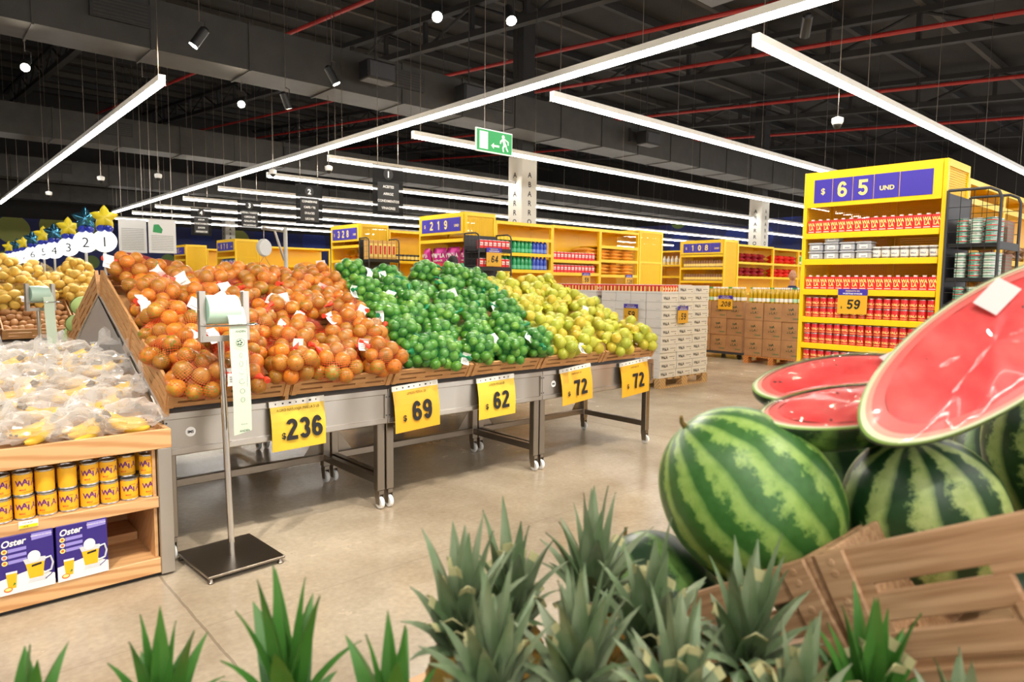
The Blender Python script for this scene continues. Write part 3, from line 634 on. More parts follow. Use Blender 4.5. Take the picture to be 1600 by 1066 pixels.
def bag_pile(kind, noun, where, cols, rows, nf, R, y0, y1, z0, z1, xb, seed, pt=.5, side=1., net=True, thick=.075):
    rng = random.Random(seed); P = []; RR = []; B = []; info = []; nb = 0
    ang = math.atan2(z1-z0, y1-y0); nrm = np.array([0, -math.sin(ang), math.cos(ang)], np.float32); up = np.array([0, math.cos(ang), math.sin(ang)])
    base = np.array([0, y0, z0], np.float32); Ls = math.hypot(y1-y0, z1-z0)
    for r in range(rows):
        for c in range(cols):
            s = (r+.5)/rows; xa, xz = xb(s); w = (xz-xa)/cols
            x = xa+w*(c+.5)+rng.uniform(-.04, .04)+(w*.22 if r % 2 else -w*.22)*(0 if c in (0, cols-1) else 1)
            cn = np.array([x, 0, 0])+np.array([0, y0, z0])+up*(Ls*s+rng.uniform(-.03, .03))+nrm*(thick+rng.uniform(0, .07))
            tw = rng.uniform(-.7, .7); ca, sa = math.cos(tw), math.sin(tw)
            n = nf+rng.randint(-1, 1)
            for q in range(n):
                while True:
                    e = np.array([rng.uniform(-1, 1) for _ in range(3)])
                    if e @ e < 1: break
                u, v = e[0]*w*.5, e[1]*Ls/rows*.5
                P.append(cn+np.array([1, 0, 0])*(u*ca-v*sa)+up*(u*sa+v*ca)+nrm*e[2]*thick); RR.append(R*rng.uniform(.9, 1.08)); B.append(nb)
            info.append((r, c)); nb += 1
    P = np.array(P); RR = np.array(RR, np.float32); B = np.array(B)
    P = relax(P, RR, B, base, nrm); H = (P-base) @ nrm
    for k, (r, c) in enumerate(info):
        I = np.where(B == k)[0]; cen = P[I].mean(0)
        t = thing(f'{kind}_net_bag', f'{noun}, {ORD(c)} along in the {ORD(r)} row up the slope', 'net bag', tuple(cen), 0, f'{noun}s on the {where}')
        Q = P[I]-cen
        for q, i in enumerate(I):
            if r > 0 and 0 < c < cols-1 and H[i] < RR[i]*1.35: continue      # bottom layer, wholly hidden inside the heap
            o = obj(kind, FR[kind][int(i) % len(FR[kind])], t, loc=tuple(Q[q])); o.scale = (float(RR[i]),)*3; o.rotation_euler = (rng.uniform(0, 6), rng.uniform(0, 6), rng.uniform(0, 6))
        if not net: continue
        th = rng.uniform(0, 2*PI); ax = np.array([math.cos(th), 0, 0])+up*(math.sin(th)*.8-.25)+nrm*rng.uniform(.1, .5)
        me, tip = net_mesh(Q, RR[I], ax, NET[kind]); obj('net', me, t)
        d = tip.normalized(); e = tip+d*.0; b = MB()
        a1 = d.orthogonal().normalized(); 
        b.tube([tip-d*.025, tip+d*.008, tip+d*.02, tip+d*.034, tip+d*.055+a1*.012], [.024, .009, .006, .013, .017], TIE[kind], 8); obj('tie', b, t, True)
        if rng.random() < pt:
            g = obj('paper_tag', make_tag(rng), t); g.location = tip+d*.02+Vector(nrm)*.03; g.rotation_euler = (rng.uniform(-.5, .1)-.25, rng.uniform(-.7, .7), rng.uniform(-.9, .5))
    return P, RR
wob = lambda s, k: .03*math.sin(9*s+k)
bag_pile('orange', 'red net bag of oranges', 'orange slope', 5, 7, 16, .0465, 3.63, 5.12, .885, 1.50, lambda s: (.985, 2.34+.22*s+wob(s, 0)), 3, .6, thick=.08)
bag_pile('lime', 'green net bag of limes', 'lime slope', 5, 6, 31, .0365, 3.64, 5.12, .885, 1.51, lambda s: (2.36+.22*s+wob(s, 0), 3.72+.42*s+wob(s, 2)), 5, .28, thick=.08)
bag_pile('yellow_citrus', 'yellow net bag of citrus', 'yellow citrus slope', 4, 7, 13, .047, 3.64, 5.1, .885, 1.42, lambda s: (3.74+.42*s+wob(s, 2), 5.08), 9, .2, thick=.075)
# loose limes in front of the second lime crate
rng = random.Random(4)
for q in range(15):
    o = obj('loose_lime', FR['lime'][q % 2]); r = rng.uniform(.03, .035); o.scale = (r,)*3
    o.location = (3.03+.042*q+rng.uniform(-.008, .008), 3.775+(.05 if q % 2 else 0), .905+r*.6+(.022 if q % 2 else 0)); o.rotation_euler = (rng.uniform(0, 6),)*3
    tag(o, 'loose green lime outside the nets, at the front edge of the second lime crate', 'lime', 'loose limes at the crate front')

# ------------------------------------------------------------------ price cards on the rails
def price_card(x0, x1, z0, z1, y, price, head, m, label, tilt=.05, sl=.0):
    w, h = x1-x0, z1-z0
    t = thing('price_card', label, 'price card', (x0, y, z1)); t.rotation_euler = (-tilt, -sl, 0)
    n = 8; vs = []; f = lambda v: -.018*math.sin(v*PI*.9)*(1-v*.4)
    for i in range(n+1):
        v = i/n
        for x in (0, w): vs += [(x, f(v)-.002, -h*v), (x, f(v), -h*v)]
    fs = [(0, 1, 3, 2), (n*4, n*4+2, n*4+3, n*4+1)]
    for i in range(n): a = i*4; fs += [(a, a+2, a+6, a+4), (a+1, a+5, a+7, a+3), (a, a+4, a+5, a+1), (a+2, a+3, a+7, a+6)]
    obj('card', MB().add(vs, fs, m), t)
    s = MB().box((-.004, -.006, -.018), (w+.004, .002, .016), OFFW)
    for q in range(7): s.box((.03+q*w/8, -.0068, -.006), (.036+q*w/8+.004*(q % 3), -.006, .003), INK)
    obj('clip_strip', s, t)
    l = MB(); F = -.0225
    l.text(head, (w/2, F+.008, -h*.17), (1, 0, 0), (0, 0, 1), .017, mat('ink_brown', (104, 84, 30), .6), 0, .86)
    l.digits(price, (w*.59, F-.0005, -h*.79), (1, .0, 0), (0, 0, 1), h*.45, INK, .55, .195, .08); l.text('$', (w*.2, F-.0005, -h*.74), (1, 0, 0), (0, 0, 1), h*.13, INK, .03)
    obj('lettering', l, t)
    return t
price_card(1.516, 1.845, .515, .79, 3.742, '236', 'AGRO NARANJA MALLA 5 LB', SIGNL, 'lemon yellow price card 236 clipped to the rail under the oranges', .05, .02)
price_card(2.325, 2.68, .505, .80, 3.742, '69', 'LIMON PERSA LB', SIGNY, 'golden price card 69 on the rail under the limes', .05, .05)
price_card(3.03, 3.385, .505, .79, 3.742, '62', 'LIMON PERSA LB', SIGNL, 'lemon yellow price card 62 on the rail under the limes', .05, .03)
price_card(3.885, 4.25, .505, .79, 3.742, '72', 'NARANJA LB', SIGNY, 'golden price card 72 beside the round sticker of the end table', .05, .08)
price_card(4.64, 5.03, .49, .785, 3.742, '72', 'NARANJA LB', SIGNY, 'golden price card 72 at the far end of the rail, by the white pallet', .05, .07)

# ------------------------------------------------------------------ bag dispensers
BAGG = mat('bag_mint', (196, 226, 208), .35, coat=.1); BAGS = mat('bag_strip', (206, 222, 200), .4); ROLLC = mat('roll_core', (232, 96, 40), .5)
def dispenser(x, y, rz, label, lean=0., detail=True):
    t = thing('bag_dispenser', label, 'bag dispenser', (x, y, 0), rz, 'bag roll stands')
    b = obj('base_plate', MB().box((-.2, -.23, .028), (.2, .21, .042), STEELD, bev=.003), t)
    for sx in (-.18, .18):
        for sy in (-.21, .19): obj('foot', MB().lathe([(.014, 0), (.018, .006), (.012, .012), (.008, .03)], STEELD, 14, TR(sx, sy, 0)), b, True)
    tx = -lean
    obj('pole', MB().tube([(0, -.03, .04), (tx, -.03, 1.2)], .0165, CHROME, 16), t, True)
    h = MB(); cx = tx+.012
    for sx in (-.11, .11): h.box((cx+sx-.004, -.062, 1.185), (cx+sx+.004, .0, 1.44), STEEL, bev=.002).box((cx+sx-.015, -.066, 1.185), (cx+sx+.015, -.06, 1.44), STEEL)
    h.box((cx-.115, -.066, 1.185), (cx+.115, -.0, 1.2), STEEL).box((cx-.115, -.068, 1.185), (cx+.115, -.062, 1.215), STEEL)
    obj('roll_bracket', h, t)
    obj('tear_bar', MB().tube([(cx-.11, -.05, 1.268), (cx-.115, -.1, 1.268), (cx-.09, -.125, 1.268), (cx+.12, -.125, 1.268), (cx+.155, -.1, 1.268), (cx+.155, -.06, 1.268), (cx+.11, -.04, 1.268)], .005, CHROME, 8), t, True)
    obj('axle', MB().tube([(cx-.12, -.03, 1.345), (cx+.12, -.03, 1.345)], .007, STEELD, 8), t)
    r = MB().lathe([(.02, -.08), (.072, -.08), (.075, -.075), (.075, .075), (.072, .08), (.02, .08)], BAGG, 36, TR(cx-.012, -.035, 1.345) @ RY(PI/2))
    for q in range(4): r.lathe([(.028+q*.012, -.0815), (.032+q*.012, -.0815)], mat('roll_ring', (150, 200, 180), .5), 30, TR(cx-.012, -.035, 1.345) @ RY(PI/2), False)
    r.lathe([(.0, -.084), (.018, -.084), (.018, .084), (0, .084)], ROLLC, 16, TR(cx-.012, -.035, 1.345) @ RY(PI/2))
    obj('bag_roll', r, t, True, 50)
    n = 22; vs = []
    for i in range(n+1):
        v = i/n; z = 1.36-.655*v; yy = -.112-.012*min(1, v*8)+.006*math.sin(v*7)+(.03*max(0, 1-v*10)); xo = .012*v
        for sx in (-.005, .085): vs += [(cx+sx+xo+(.004*v if sx > 0 else 0), yy-.001+(.012*sx), z+(.012*v if sx > 0 else -.004*v)), (cx+sx+xo+(.004*v if sx > 0 else 0), yy+(.012*sx), z+(.012*v if sx > 0 else -.004*v))]
    fs = [(n*4, n*4+2, n*4+3, n*4+1), (0, 1, 3, 2)]
    for i in range(n): a = i*4; fs += [(a, a+2, a+6, a+4), (a+1, a+5, a+7, a+3), (a, a+4, a+5, a+1), (a+2, a+3, a+7, a+6)]
    st = obj('bag_strip', MB().add(vs, fs, BAGS), t, True, 30)
    if detail:
        l = MB(); X = (1, 0, 0); U = (0, 0, 1); c0 = cx+.046; F = -.1345
        l.text('ANDEN', (c0+.002, F, 1.232), X, U, .011, INKG, .02); l.text('ANDEN', (c0+.012, F, .718), X, U, .011, INKG, .02)
        l.text('BOLSA', (c0, F, 1.272), X, U, .006, INKG); l.text('RECICLA', (c0+.01, F, .755), X, U, .006, INKG)
        def ring(x, z, rx, rz_, th=.0012, a0=0, a1=2*PI):
            l.tube([(x+rx*math.cos(a0+(a1-a0)*i/20), F, z+rz_*math.sin(a0+(a1-a0)*i/20)) for i in range(21)], th*.6, INKG, 5)
        ring(c0, 1.18, .022, .02, .0016); 
        for q in range(5): l.disc((c0-.004+.006*math.cos(q*1.3)*1.6, F-.001, 1.18+.011*math.sin(q*1.3)), X, U, .006, INKG, 8, .004)
        ring(c0+.001, 1.115, .006, .012); ring(c0+.002, 1.07, .009, .013); ring(c0+.003, 1.03, .012, .012, a0=3.4, a1=5.6); ring(c0+.004, .98, .014, .012, a0=1, a1=6); ring(c0+.005, .93, .012, .012); ring(c0+.006, .885, .01, .012)
        l.tube([(c0+.03, F, 1.09), (c0+.032, F, .95)], .0006, INKG, 4)
        obj('print', l, st)
    return t
dispenser(1.228, 3.6, .05, 'steel stand with a mint bag roll and hanging bag strip, in front of the oranges', .03)
dispenser(.93, 7.75, .3, 'steel stand with a mint bag roll, behind the bananas by the potato display', 0, False)

# ------------------------------------------------------------------ potato display behind
table(.72, 2.12, 9.0, 0, 'steel display table carrying the potatoes, beyond the bananas'); table(-.69, .715, 9.0, 0, 'steel display table at the frame edge, carrying the potato bags beyond the bananas')
for k, a in enumerate((-.66, .06, .76, 1.46)):
    for r, row in enumerate(('lower', 'upper')):
        crate('produce_crate', f'brown slatted crate, {row} row of the potato display, {ORD(k)} from the frame edge', .68, .78, .12, TR(a, 8.97+r*.785*math.cos(SL), .835+r*.785*math.sin(SL)) @ RX(SL), CRATE, 'brown produce crates')
bag_pile('potato', 'pale net bag of yellow potatoes', 'potato slope', 6, 3, 19, .058, 9.55, 10.4, 1.1, 1.6, lambda s: (-.3, 1.8), 12, .35, thick=.09)
rng = random.Random(6); kk = 0
for r in range(5):
    for c in range(9):
        o = obj('brown_potato', FR['brown_potato'][kk % 3]); q = rng.uniform(.042, .055); o.scale = (q,)*3; d = .08+r*.11
        o.location = (.80+c*.072+rng.uniform(-.01, .01)+(.03 if r % 2 else 0), 9.0+d, .885+d*.46+rng.uniform(0, .03)); o.rotation_euler = (rng.uniform(1, 2), rng.uniform(0, 6), rng.uniform(0, 6)); kk += 1
        tag(o, 'loose brown potato lying in the crate below the netted potatoes', 'potato', 'loose brown potatoes in the crate')
price_card(1.12, 1.48, .52, .79, 8.982, '54', 'PAPA LB', SIGNL, 'yellow price card on the rail of the potato display', .05)
CAB = mat('cabbage_green', (170, 190, 120), .6, col2=(150, 176, 104), scale=4)
for k, (y, z) in enumerate(((6.1, 1.28), (6.35, 1.13), (6.58, 1.02))):
    t = thing('green_cabbage', f'round green cabbage on the back slope behind the steel panel, {ORD(k)} from the top', 'cabbage', (1.03, y, z), group='cabbages on the back slope')
    b = MB()
    rows, n = 10, 20
    b.add([(.105*math.sin(PI*i/rows)*math.cos(2*PI*j/n)*(1+.03*math.sin(5*2*PI*j/n+i)), .105*math.sin(PI*i/rows)*math.sin(2*PI*j/n), .098*math.cos(PI*i/rows)) for i in range(rows+1) for j in range(n)], [(i*n+j, (i+1)*n+j, (i+1)*n+(j+1) % n, i*n+(j+1) % n) for i in range(rows) for j in range(n)], CAB)
    obj('head', b, t, True); t.scale = (.8, .8, .8)
    for q in range(3):
        f = MB(); a = q*2.1
        f.add([((.107+.006*u)*math.sin(.5+v*1.7)*math.cos(a+(u-.5)*1.5), (.107+.006*u)*math.sin(.5+v*1.7)*math.sin(a+(u-.5)*1.5), .102*math.cos(.5+v*1.7)) for u in [i/6 for i in range(7)] for v in [i/6 for i in range(7)]], [(i*7+j, i*7+j+1, i*7+j+8, i*7+j+7) for i in range(6) for j in range(6)], CAB)
        obj('outer_leaf', f, t, True)

# ------------------------------------------------------------------ banana counter
bx0, bx1, by, bd = -1.2, .965, 3.62, 1.18
t = thing('banana_counter', 'pale pine counter with stainless corner posts, bagged bananas heaped on top', 'display counter', (0, 0, 0))
tr = MB().box((bx0, by, .655), (bx1, by+.022, .752), OAK, bev=.003).box((bx1-.022, by+.022, .66), (bx1, by+bd, .752), OAK, bev=.003).box((bx0, by+bd-.02, .66), (bx1, by+bd, .9), OAK)
obj('tray_rim', tr, t); obj('tray_floor', MB().add([(bx0, by+.02, .67), (bx1-.02, by+.02, .67), (bx1-.02, by+bd, .82), (bx0, by+bd, .82), (bx0, by+.02, .69), (bx1-.02, by+.02, .69), (bx1-.02, by+bd, .84), (bx0, by+bd, .84)], [(3, 2, 1, 0), (4, 5, 6, 7), (0, 1, 5, 4), (1, 2, 6, 5), (2, 3, 7, 6), (3, 0, 4, 7)], OAKI), t)
obj('middle_shelf', MB().box((bx0, by+.03, .385), (bx1-.07, by+.62, .41), OAKI).box((bx0, by+.005, .358), (bx1-.065, by+.03, .412), OAK, bev=.003), t)
obj('bottom_shelf', MB().box((bx0, by+.03, .07), (bx1-.07, by+.62, .098), OAKI).box((bx0, by+.005, .022), (bx1-.065, by+.03, .1), OAK, bev=.003), t)
obj('back_ledge', MB().box((bx0, by+.36, .098), (bx1-.09, by+.6, .14), OAKI), t)
obj('back_panel', MB().box((bx0, by+.6, .03), (bx1-.02, by+.62, .66), OAKI), t)
obj('inner_side', MB().box((bx1-.085, by+.03, .03), (bx1-.07, by+.6, .66), OAKI), t)
obj('plinth', MB().box((bx0, by+.03, 0), (bx1-.03, by+bd-.04, .03), BLACK), t)
for yy in (by, by+bd-.07): obj('corner_post', MB().box((bx1-.066, yy, .012), (bx1, yy+.07, .656), STEEL, bev=.003), t)
obj('end_panel', MB().box((bx1-.012, by+.07, .03), (bx1-.004, by+bd-.07, .655), STEELV), t)
s = MB().box((.328, by-.0005, .385), (.40, by+.004, .418), mat('tag_white', (238, 238, 234), .6)).box((.33, by-.0012, .386), (.398, by+.003, .4), mat('tag_lemon', (250, 222, 30), .4))
s.text('169.95', (.352, by-.0018, .39), (1, 0, 0), (0, 0, 1), .006, INK, .02); s.text('JUGO 46 OZ', (.36, by-.0012, .407), (1, 0, 0), (0, 0, 1), .005, INK)
tag(obj('shelf_price_tag', s), 'small white and yellow price tag on the pine shelf edge below the cans', 'price tag')

BAN = mat('banana_skin', (224, 170, 42), .45, col2=(216, 182, 66), scale=5); BTIP = mat('banana_tip', (84, 62, 30), .7); FILM = plastic_film('banana_film', (255, 255, 255), .19, .16, .8)
def banana_mb(bend, L=.19):
    b = MB(); pts = []; rs = []
    for i in range(11):
        v = i/10; a = (v-.5)*bend; R = L/bend
        pts.append((R*math.sin(a), 0, -R*math.cos(a)+R)); rs.append(.0235*min(1, .3+v*4, .35+(1-v)*3.4))
    b.tube(pts, rs, BAN, 7); e = Vector(pts[-1]); d = (e-Vector(pts[-2])).normalized(); b.tube([e-d*.005, e+d*.035], [.0075, .006], BAN, 6)
    s = Vector(pts[0]); d = (s-Vector(pts[1])).normalized(); b.tube([s-d*.004, s+d*.008], [.008, .004], BTIP, 6)
    return b, e
BM = [banana_mb(q)[0].mesh('banana', True) for q in (.8, 1.0, 1.2)]; BE = banana_mb(1.)[1]
def film_mesh(seed, sx, sy, sz):
    from mathutils import noise
    nu, nv = 26, 15; vs = []
    for i in range(nv+1):
        a = PI*i/nv
        for k in range(nu):
            p = 2*PI*k/nu; d = Vector((math.sin(a)*math.cos(p), math.sin(a)*math.sin(p), math.cos(a)))
            q = 1+.30*noise.noise(d*2.6+Vector((seed*3.1, 0, 0)))+.2*noise.noise(d*6+Vector((0, seed*2.3, 0)))+.08*noise.noise(d*13)
            vs.append((d.x*sx*q, d.y*sy*q, d.z*sz*q*(1.0 if d.z > 0 else .75)))
    b = MB().add(vs, [(i*nu+k, (i+1)*nu+k, (i+1)*nu+(k+1) % nu, i*nu+(k+1) % nu) for i in range(nv) for k in range(nu)], FILM)
    return b.mesh('plastic_bag', True, 34)
FM = [film_mesh(i, .155, .115, .078) for i in range(6)]
# gathered, tied bag neck
def neck(seed):
    r = random.Random(seed); b = MB(); n = 10; vs = []
    for i, (rad, z) in enumerate(((.03, -.02), (.012, .01), (.012, .02), (.04, .055), (.055, .09))):
        for k in range(n): q = rad*(1+.5*r.uniform(-1, 1)*(i > 2)); vs.append((q*math.cos(2*PI*k/n), q*math.sin(2*PI*k/n), z+(r.uniform(-.015, .015) if i > 2 else 0)))
    return b.add(vs, [(i*n+k, i*n+(k+1) % n, (i+1)*n+(k+1) % n, (i+1)*n+k) for i in range(4) for k in range(n)], FILM).mesh('bag_neck', True, 40)
NK = [neck(i) for i in range(4)]
rng = random.Random(21)
for r in range(6):
    for c in range(5):
        x = .80-c*.215+rng.uniform(-.03, .03)-(.1 if r % 2 else 0)+(0 if r % 2 else .02); y = by+.14+r*.185+rng.uniform(-.02, .02); z = .775+r*.048+rng.uniform(0, .03)+(.06*min(c, 3)/3 if r > 1 else 0)
        t = thing('bag_of_bananas', f'clear bag of bananas, {ORD(c)} from the citrus table in the {ORD(r)} row back', 'bag of bananas', (x, y, z), rng.uniform(-.4, .4)+(PI if rng.random() < .3 else 0), 'bagged bananas on the pine counter')
        nb = 5 if r < 2 else 4
        for q in range(nb):
            o = obj('banana', BM[q % 3], t); a = (q-(nb-1)/2)*.26
            o.location = (.0+.02*math.cos(a)-.01, (q-(nb-1)/2)*.034, -.012-.010*abs(q-(nb-1)/2)+rng.uniform(0, .014)); o.rotation_euler = (a*1.2, -.25+rng.uniform(-.1, .1), -a*.9)
        obj('stem_crown', MB().tube([(.075, -.03, .03), (.095, 0, .045), (.08, .03, .03)], [.012, .018, .012], BTIP, 7), t, True)
        f = obj('plastic_bag', FM[rng.randrange(6)], t, loc=(.0, 0, .005)); f.rotation_euler = (0, 0, rng.choice((0, PI))); f.scale = (rng.uniform(.92, 1.1), rng.uniform(.92, 1.1), rng.uniform(.9, 1.15))
        k = obj('bag_neck', NK[rng.randrange(4)], t, loc=(.13, 0, .06)); k.rotation_euler = (rng.uniform(-.5, .5), 1.1+rng.uniform(-.4, .4), 0)

def yellow_can():
    t = thing('yellow_can', '', 'can')
    obj('tin', MB().lathe([(.036, 0), (.0395, .002), (.0395, .005), (.0385, .007), (.0385, .101), (.0395, .103), (.0395, .107), (.0375, .1075), (.0365, .103), (0, .1025)], SILV, 28), t, True, 35)
    lb = obj('paper_label', MB().lathe([(.0389, .009), (.0389, .099)], YCAN, 28, None, False), t, True)
    g = MB()
    for q, (ch, dz) in enumerate(zip('WALA', (.0, .006, -.004, .003))):
        g.text_round(ch, .0393, .048, .026, PURP, -PI/2+(q-1.5)*.5, .035, dz)
    g.text_round('MAIZ', .0393, .026, .008, REDI, -PI/2-.5, .02); g.text_round('__', .0393, .082, .012, REDI, -PI/2+.1, .05)
    g.text_round('CONTENIDO NETO', .0393, .016, .005, mat('ink_brown', (104, 84, 30), .6), -PI/2+.2, .0)
    obj('lettering', g, lb); return t
can = Copies(yellow_can()); rng = random.Random(2)
for k in range(12):
    x = .868-k*.0845
    can((x, by+.075, .41), f'yellow corn can on the pine shelf, bottom layer, {ORD(k)} from the steel post', 'yellow cans on the pine shelf', (0, 0, rng.uniform(-.3, .35)))
    can((x+rng.uniform(-.004, .004), by+(.08 if k not in (1,) else .12), .518), f'yellow corn can on the pine shelf, top layer, {ORD(k)} from the steel post', 'yellow cans on the pine shelf', (0, 0, 2.6 if k in (4, 5) else rng.uniform(-.3, .45)))
    if k > 7: continue
    can((x, by+.172 if k != 1 else by+.21, .41), f'yellow corn can behind the front ones, bottom layer, {ORD(k)} from the steel post', 'yellow cans on the pine shelf', (0, 0, rng.uniform(-1, 1)))
    can((x, by+.18 if k != 1 else by+.215, .518), f'yellow corn can behind the front ones, top layer, {ORD(k)} from the steel post', 'yellow cans on the pine shelf', (0, 0, rng.uniform(-1, 1)))
    if k > 2: can((x, by+.27, .41), f'yellow corn can in the third row back, bottom layer, {ORD(k)} from the steel post', 'yellow cans on the pine shelf', (0, 0, rng.uniform(-1, 1)))
    if k > 2: can((x, by+.275, .518), f'yellow corn can in the third row back, top layer, {ORD(k)} from the steel post', 'yellow cans on the pine shelf', (0, 0, rng.uniform(-1, 1)))
PBOX = mat('box_indigo', (52, 36, 124), .4); LILAC = mat('box_lilac', (150, 140, 214), .4); JUICE = mat('print_juice', (240, 182, 30), .4); GREYP = mat('print_light_grey', (206, 210, 214), .4); PINKO = mat('print_orange', (238, 110, 44), .4); LEAFP = mat('print_leaf', (70, 130, 40), .4)
def juicer_box():
    t = thing('juicer_box', '', 'boxed juicer'); w, d, h = .205, .19, .262
    obj('carton', MB().box((0, 0, 0), (w, d, h), PBOX, bev=.002), t)
    F = -.0006; a = MB(); Y = 'y'
    def pl(p, m, k=0): a.prism([(x*w, z*h) for x, z in p], F-.0003*k-.0003, F-.0003*k, m, Y)
    pl([(.0, .0), (1, 0), (1, .2), (.6, .36), (.0, .27)], WPLA)
    pl([(.6, .86), (.97, .88), (.97, .975), (.6, .975)], LILAC)
    for q in range(3):
        z = .72-q*.1; pl([(.17, z), (.5, z+.01), (.5, z+.065), (.17, z+.06)], LILAC); a.disc((.11*w, F-.0009, (z+.03)*h), (1, 0, 0), (0, 0, 1), .011, CREAM if q != 1 else GREYP, 16); a.disc((.11*w, F-.0012, (z+.03)*h), (1, 0, 0), (0, 0, 1), .006, PINKO, 12)
    pl([(.15, .1), (.29, .1), (.32, .36), (.12, .36)], JUICE, 2); pl([(.12, .355), (.32, .355), (.32, .39), (.12, .39)], WPLA, 3)
    a.disc((.15*w, F-.002, .09*h), (1, 0, 0), (0, 0, 1), .016, PINKO, 18, .011); a.disc((.15*w, F-.0023, .095*h), (1, 0, 0), (0, 0, 1), .012, CREAM, 18, .007); pl([(.23, .14), (.29, .17), (.26, .2)], LEAFP, 5)
    pl([(.5, .12), (.86, .12), (.83, .2), (.54, .2)], GREYP, 2); pl([(.47, .47), (.82, .47), (.78, .2), (.53, .2)], JUICE, 3); pl([(.43, .55), (.47, .46), (.83, .46), (.84, .54), (.6, .56)], GREYP, 4); pl([(.58, .43), (.76, .45), (.76, .415), (.58, .395)], BLACK, 5)
    a.disc((.63*w, F-.0022, .58*h), (1, 0, 0), (0, 0, 1), .024, WPLA, 20, .026)
    a.tube([(.82*w, F-.002, .5*h), (.93*w, F-.002, .52*h), (.97*w, F-.002, .4*h), (.93*w, F-.002, .28*h), (.8*w, F-.002, .25*h)], .0045, GREYP, 6); a.tube([(.82*w, F-.001, .14*h), (.93*w, F-.001, .2*h), (.985*w, F-.001, .27*h)], .002, PBOX, 5)
    obj('printed_picture', a, t)
    l = MB().text('Oster', (.27*w, F-.0008, .83*h), (1, .0, .06), (0, 0, 1), .03, WPLA, .03, .9, .18); l.text('EXPRIMIDOR DE CITRICOS', (.78*w, F-.0012, .92*h), (1, 0, 0), (0, 0, 1), .006, WPLA, .02, .8)
    obj('lettering', l, t); return t
jb = Copies(juicer_box())
jb((.463, by-.004, .1), 'indigo juicer box on the bottom shelf, beside the empty space', 'juicer boxes', (0, 0, .03)); jb((.248, by-.006, .1), 'indigo juicer box on the bottom shelf, farther from the steel post, half cut off', 'juicer boxes', (0, 0, .02)); jb((.03, by-.002, .1), 'indigo juicer box on the bottom shelf, third from the steel post', 'juicer boxes')
# ------------------------------------------------------------------ pallets
def pallet(x0, y0, lx, ly, m, label, h=.145):
    t = thing('wooden_pallet', label, 'pallet', (x0, y0, 0), 0, 'wooden pallets')
    for q in range(3): obj('runner', MB().box((.0, q*(ly-.1)/2, 0), (lx, q*(ly-.1)/2+.1, .022), m), t)
    for q in range(3):
        for r in range(3): obj('block', MB().box((q*(lx-.14)/2, r*(ly-.1)/2, .022), (q*(lx-.14)/2+.14, r*(ly-.1)/2+.1, h-.022), m), t)
    n = 7
    for q in range(n): obj('deck_board', MB().box((q*(lx-.12)/(n-1), 0, h-.022), (q*(lx-.12)/(n-1)+.12, ly, h), m), t)
    return t
PX, PY = 7.96, 5.68
for p, y in enumerate((PY, PY+1.22)):
    pallet(PX, y, 1.22, 1.12, PALW, ('pale wooden pallet under the front stack of white cartons', 'pale wooden pallet under the rear stack of white cartons')[p])
def white_box():
    b = MB().box((0, 0, 0), (.398, .274, .1195), WBOX, bev=.003)
    b.text('WaLA', (.11, -.0008, .036), (1, 0, 0), (0, 0, 1), .044, INK, .035, .95); b.box((.23, -.0008, .058), (.36, 0, .064), INK); b.box((.33, -.0008, .022), (.35, 0, .032), INK); b.box((.0, -.0006, .1165), (.398, .0, .118), mat('print_grey', (170, 170, 168), .7)); b.box((-.0008, .03, .02), (0, .1, .024), mat('print_grey', (170, 170, 168), .7))
    return tag(obj('white_carton_box', b), '', 'carton box', 'white printed cartons on pallets')
wb = Copies(white_box()); rng = random.Random(8)
for p in range(2):
    for r in range(10):
        for c in range(3):
            if p == 0: wb((PX+.005+c*.405+rng.uniform(-.006, .006), PY+.01+rng.uniform(-.008, .008), .146+r*.1215), f'white carton in the front face of the pallet stack, {ORD(c)} across, {ORD(r)} layer up')
        for d in range(1 if p == 0 else 0, 4):
            wb((PX+.005+rng.uniform(-.006, .004), PY+p*1.22+.01+d*.279, .146+r*.1215), f'white carton on the long side of the {("front", "rear")[p]} pallet stack, {ORD(d)} back, {ORD(r)} layer up')
def red_tray():
    b = MB().box((0, 0, 0), (.398, .274, .03), WBOX)
    for i in range(6):
        for j in range(4): b.box((.006+i*.065, .006+j*.066, .004), (.065+i*.065, .066+j*.066, .118), REDP, bev=.003).box((.02+i*.065, .02+j*.066, .118), (.05+i*.065, .05+j*.066, .126), WPLA)
    for i in range(6): b.box((.012+i*.065, .0052, .03), (.035+i*.065, .006, .1), CREAM); b.box((.04+i*.065, .0052, .05), (.06+i*.065, .006, .08), WPLA)
    for j in range(4): b.box((.0052, .012+j*.066, .03), (.006, .04+j*.066, .1), CREAM)
    return tag(obj('tray_of_red_packs', b), '', 'tray', 'trays of red packs on the white cartons')
tr = Copies(red_tray())
for p in range(2):
    for c in range(3):
        for d in range(4):
            if p == 0 and d == 0 and c: wb((PX+.005+c*.405, PY+.01, .146+10*.1215), f'white carton in the front face of the pallet stack, {ORD(c)} across, topmost layer'); continue
            tr((PX+.005+c*.405, PY+p*1.22+.01+d*.279, .147+10*.1215), f'open tray of red packs topping the {("front", "rear")[p]} white pallet stack, {ORD(c)} across, {ORD(d)} back')
pallet(12.0, 5.55, 1.1, 1.1, PALO, 'orange wooden pallet under brown boxes beside the yellow post')
t = thing('pallet_dolly', 'dark low dolly under the farther stack of brown boxes', 'dolly', (12.3, 6.85, 0))
obj('platform', MB().box((0, 0, .1), (1.1, 1.1, .145), DGREY, bev=.005), t)
for x in (.12, .98):
    for y in (.12, .98): obj('caster', MB().lathe([(.02, -.02), (.05, -.018), (.05, .018), (.02, .02)], BLACK, 16, TR(x, y, .05) @ RY(PI/2)).box((x-.03, y-.03, .09), (x+.03, y+.03, .11), STEELD), t)
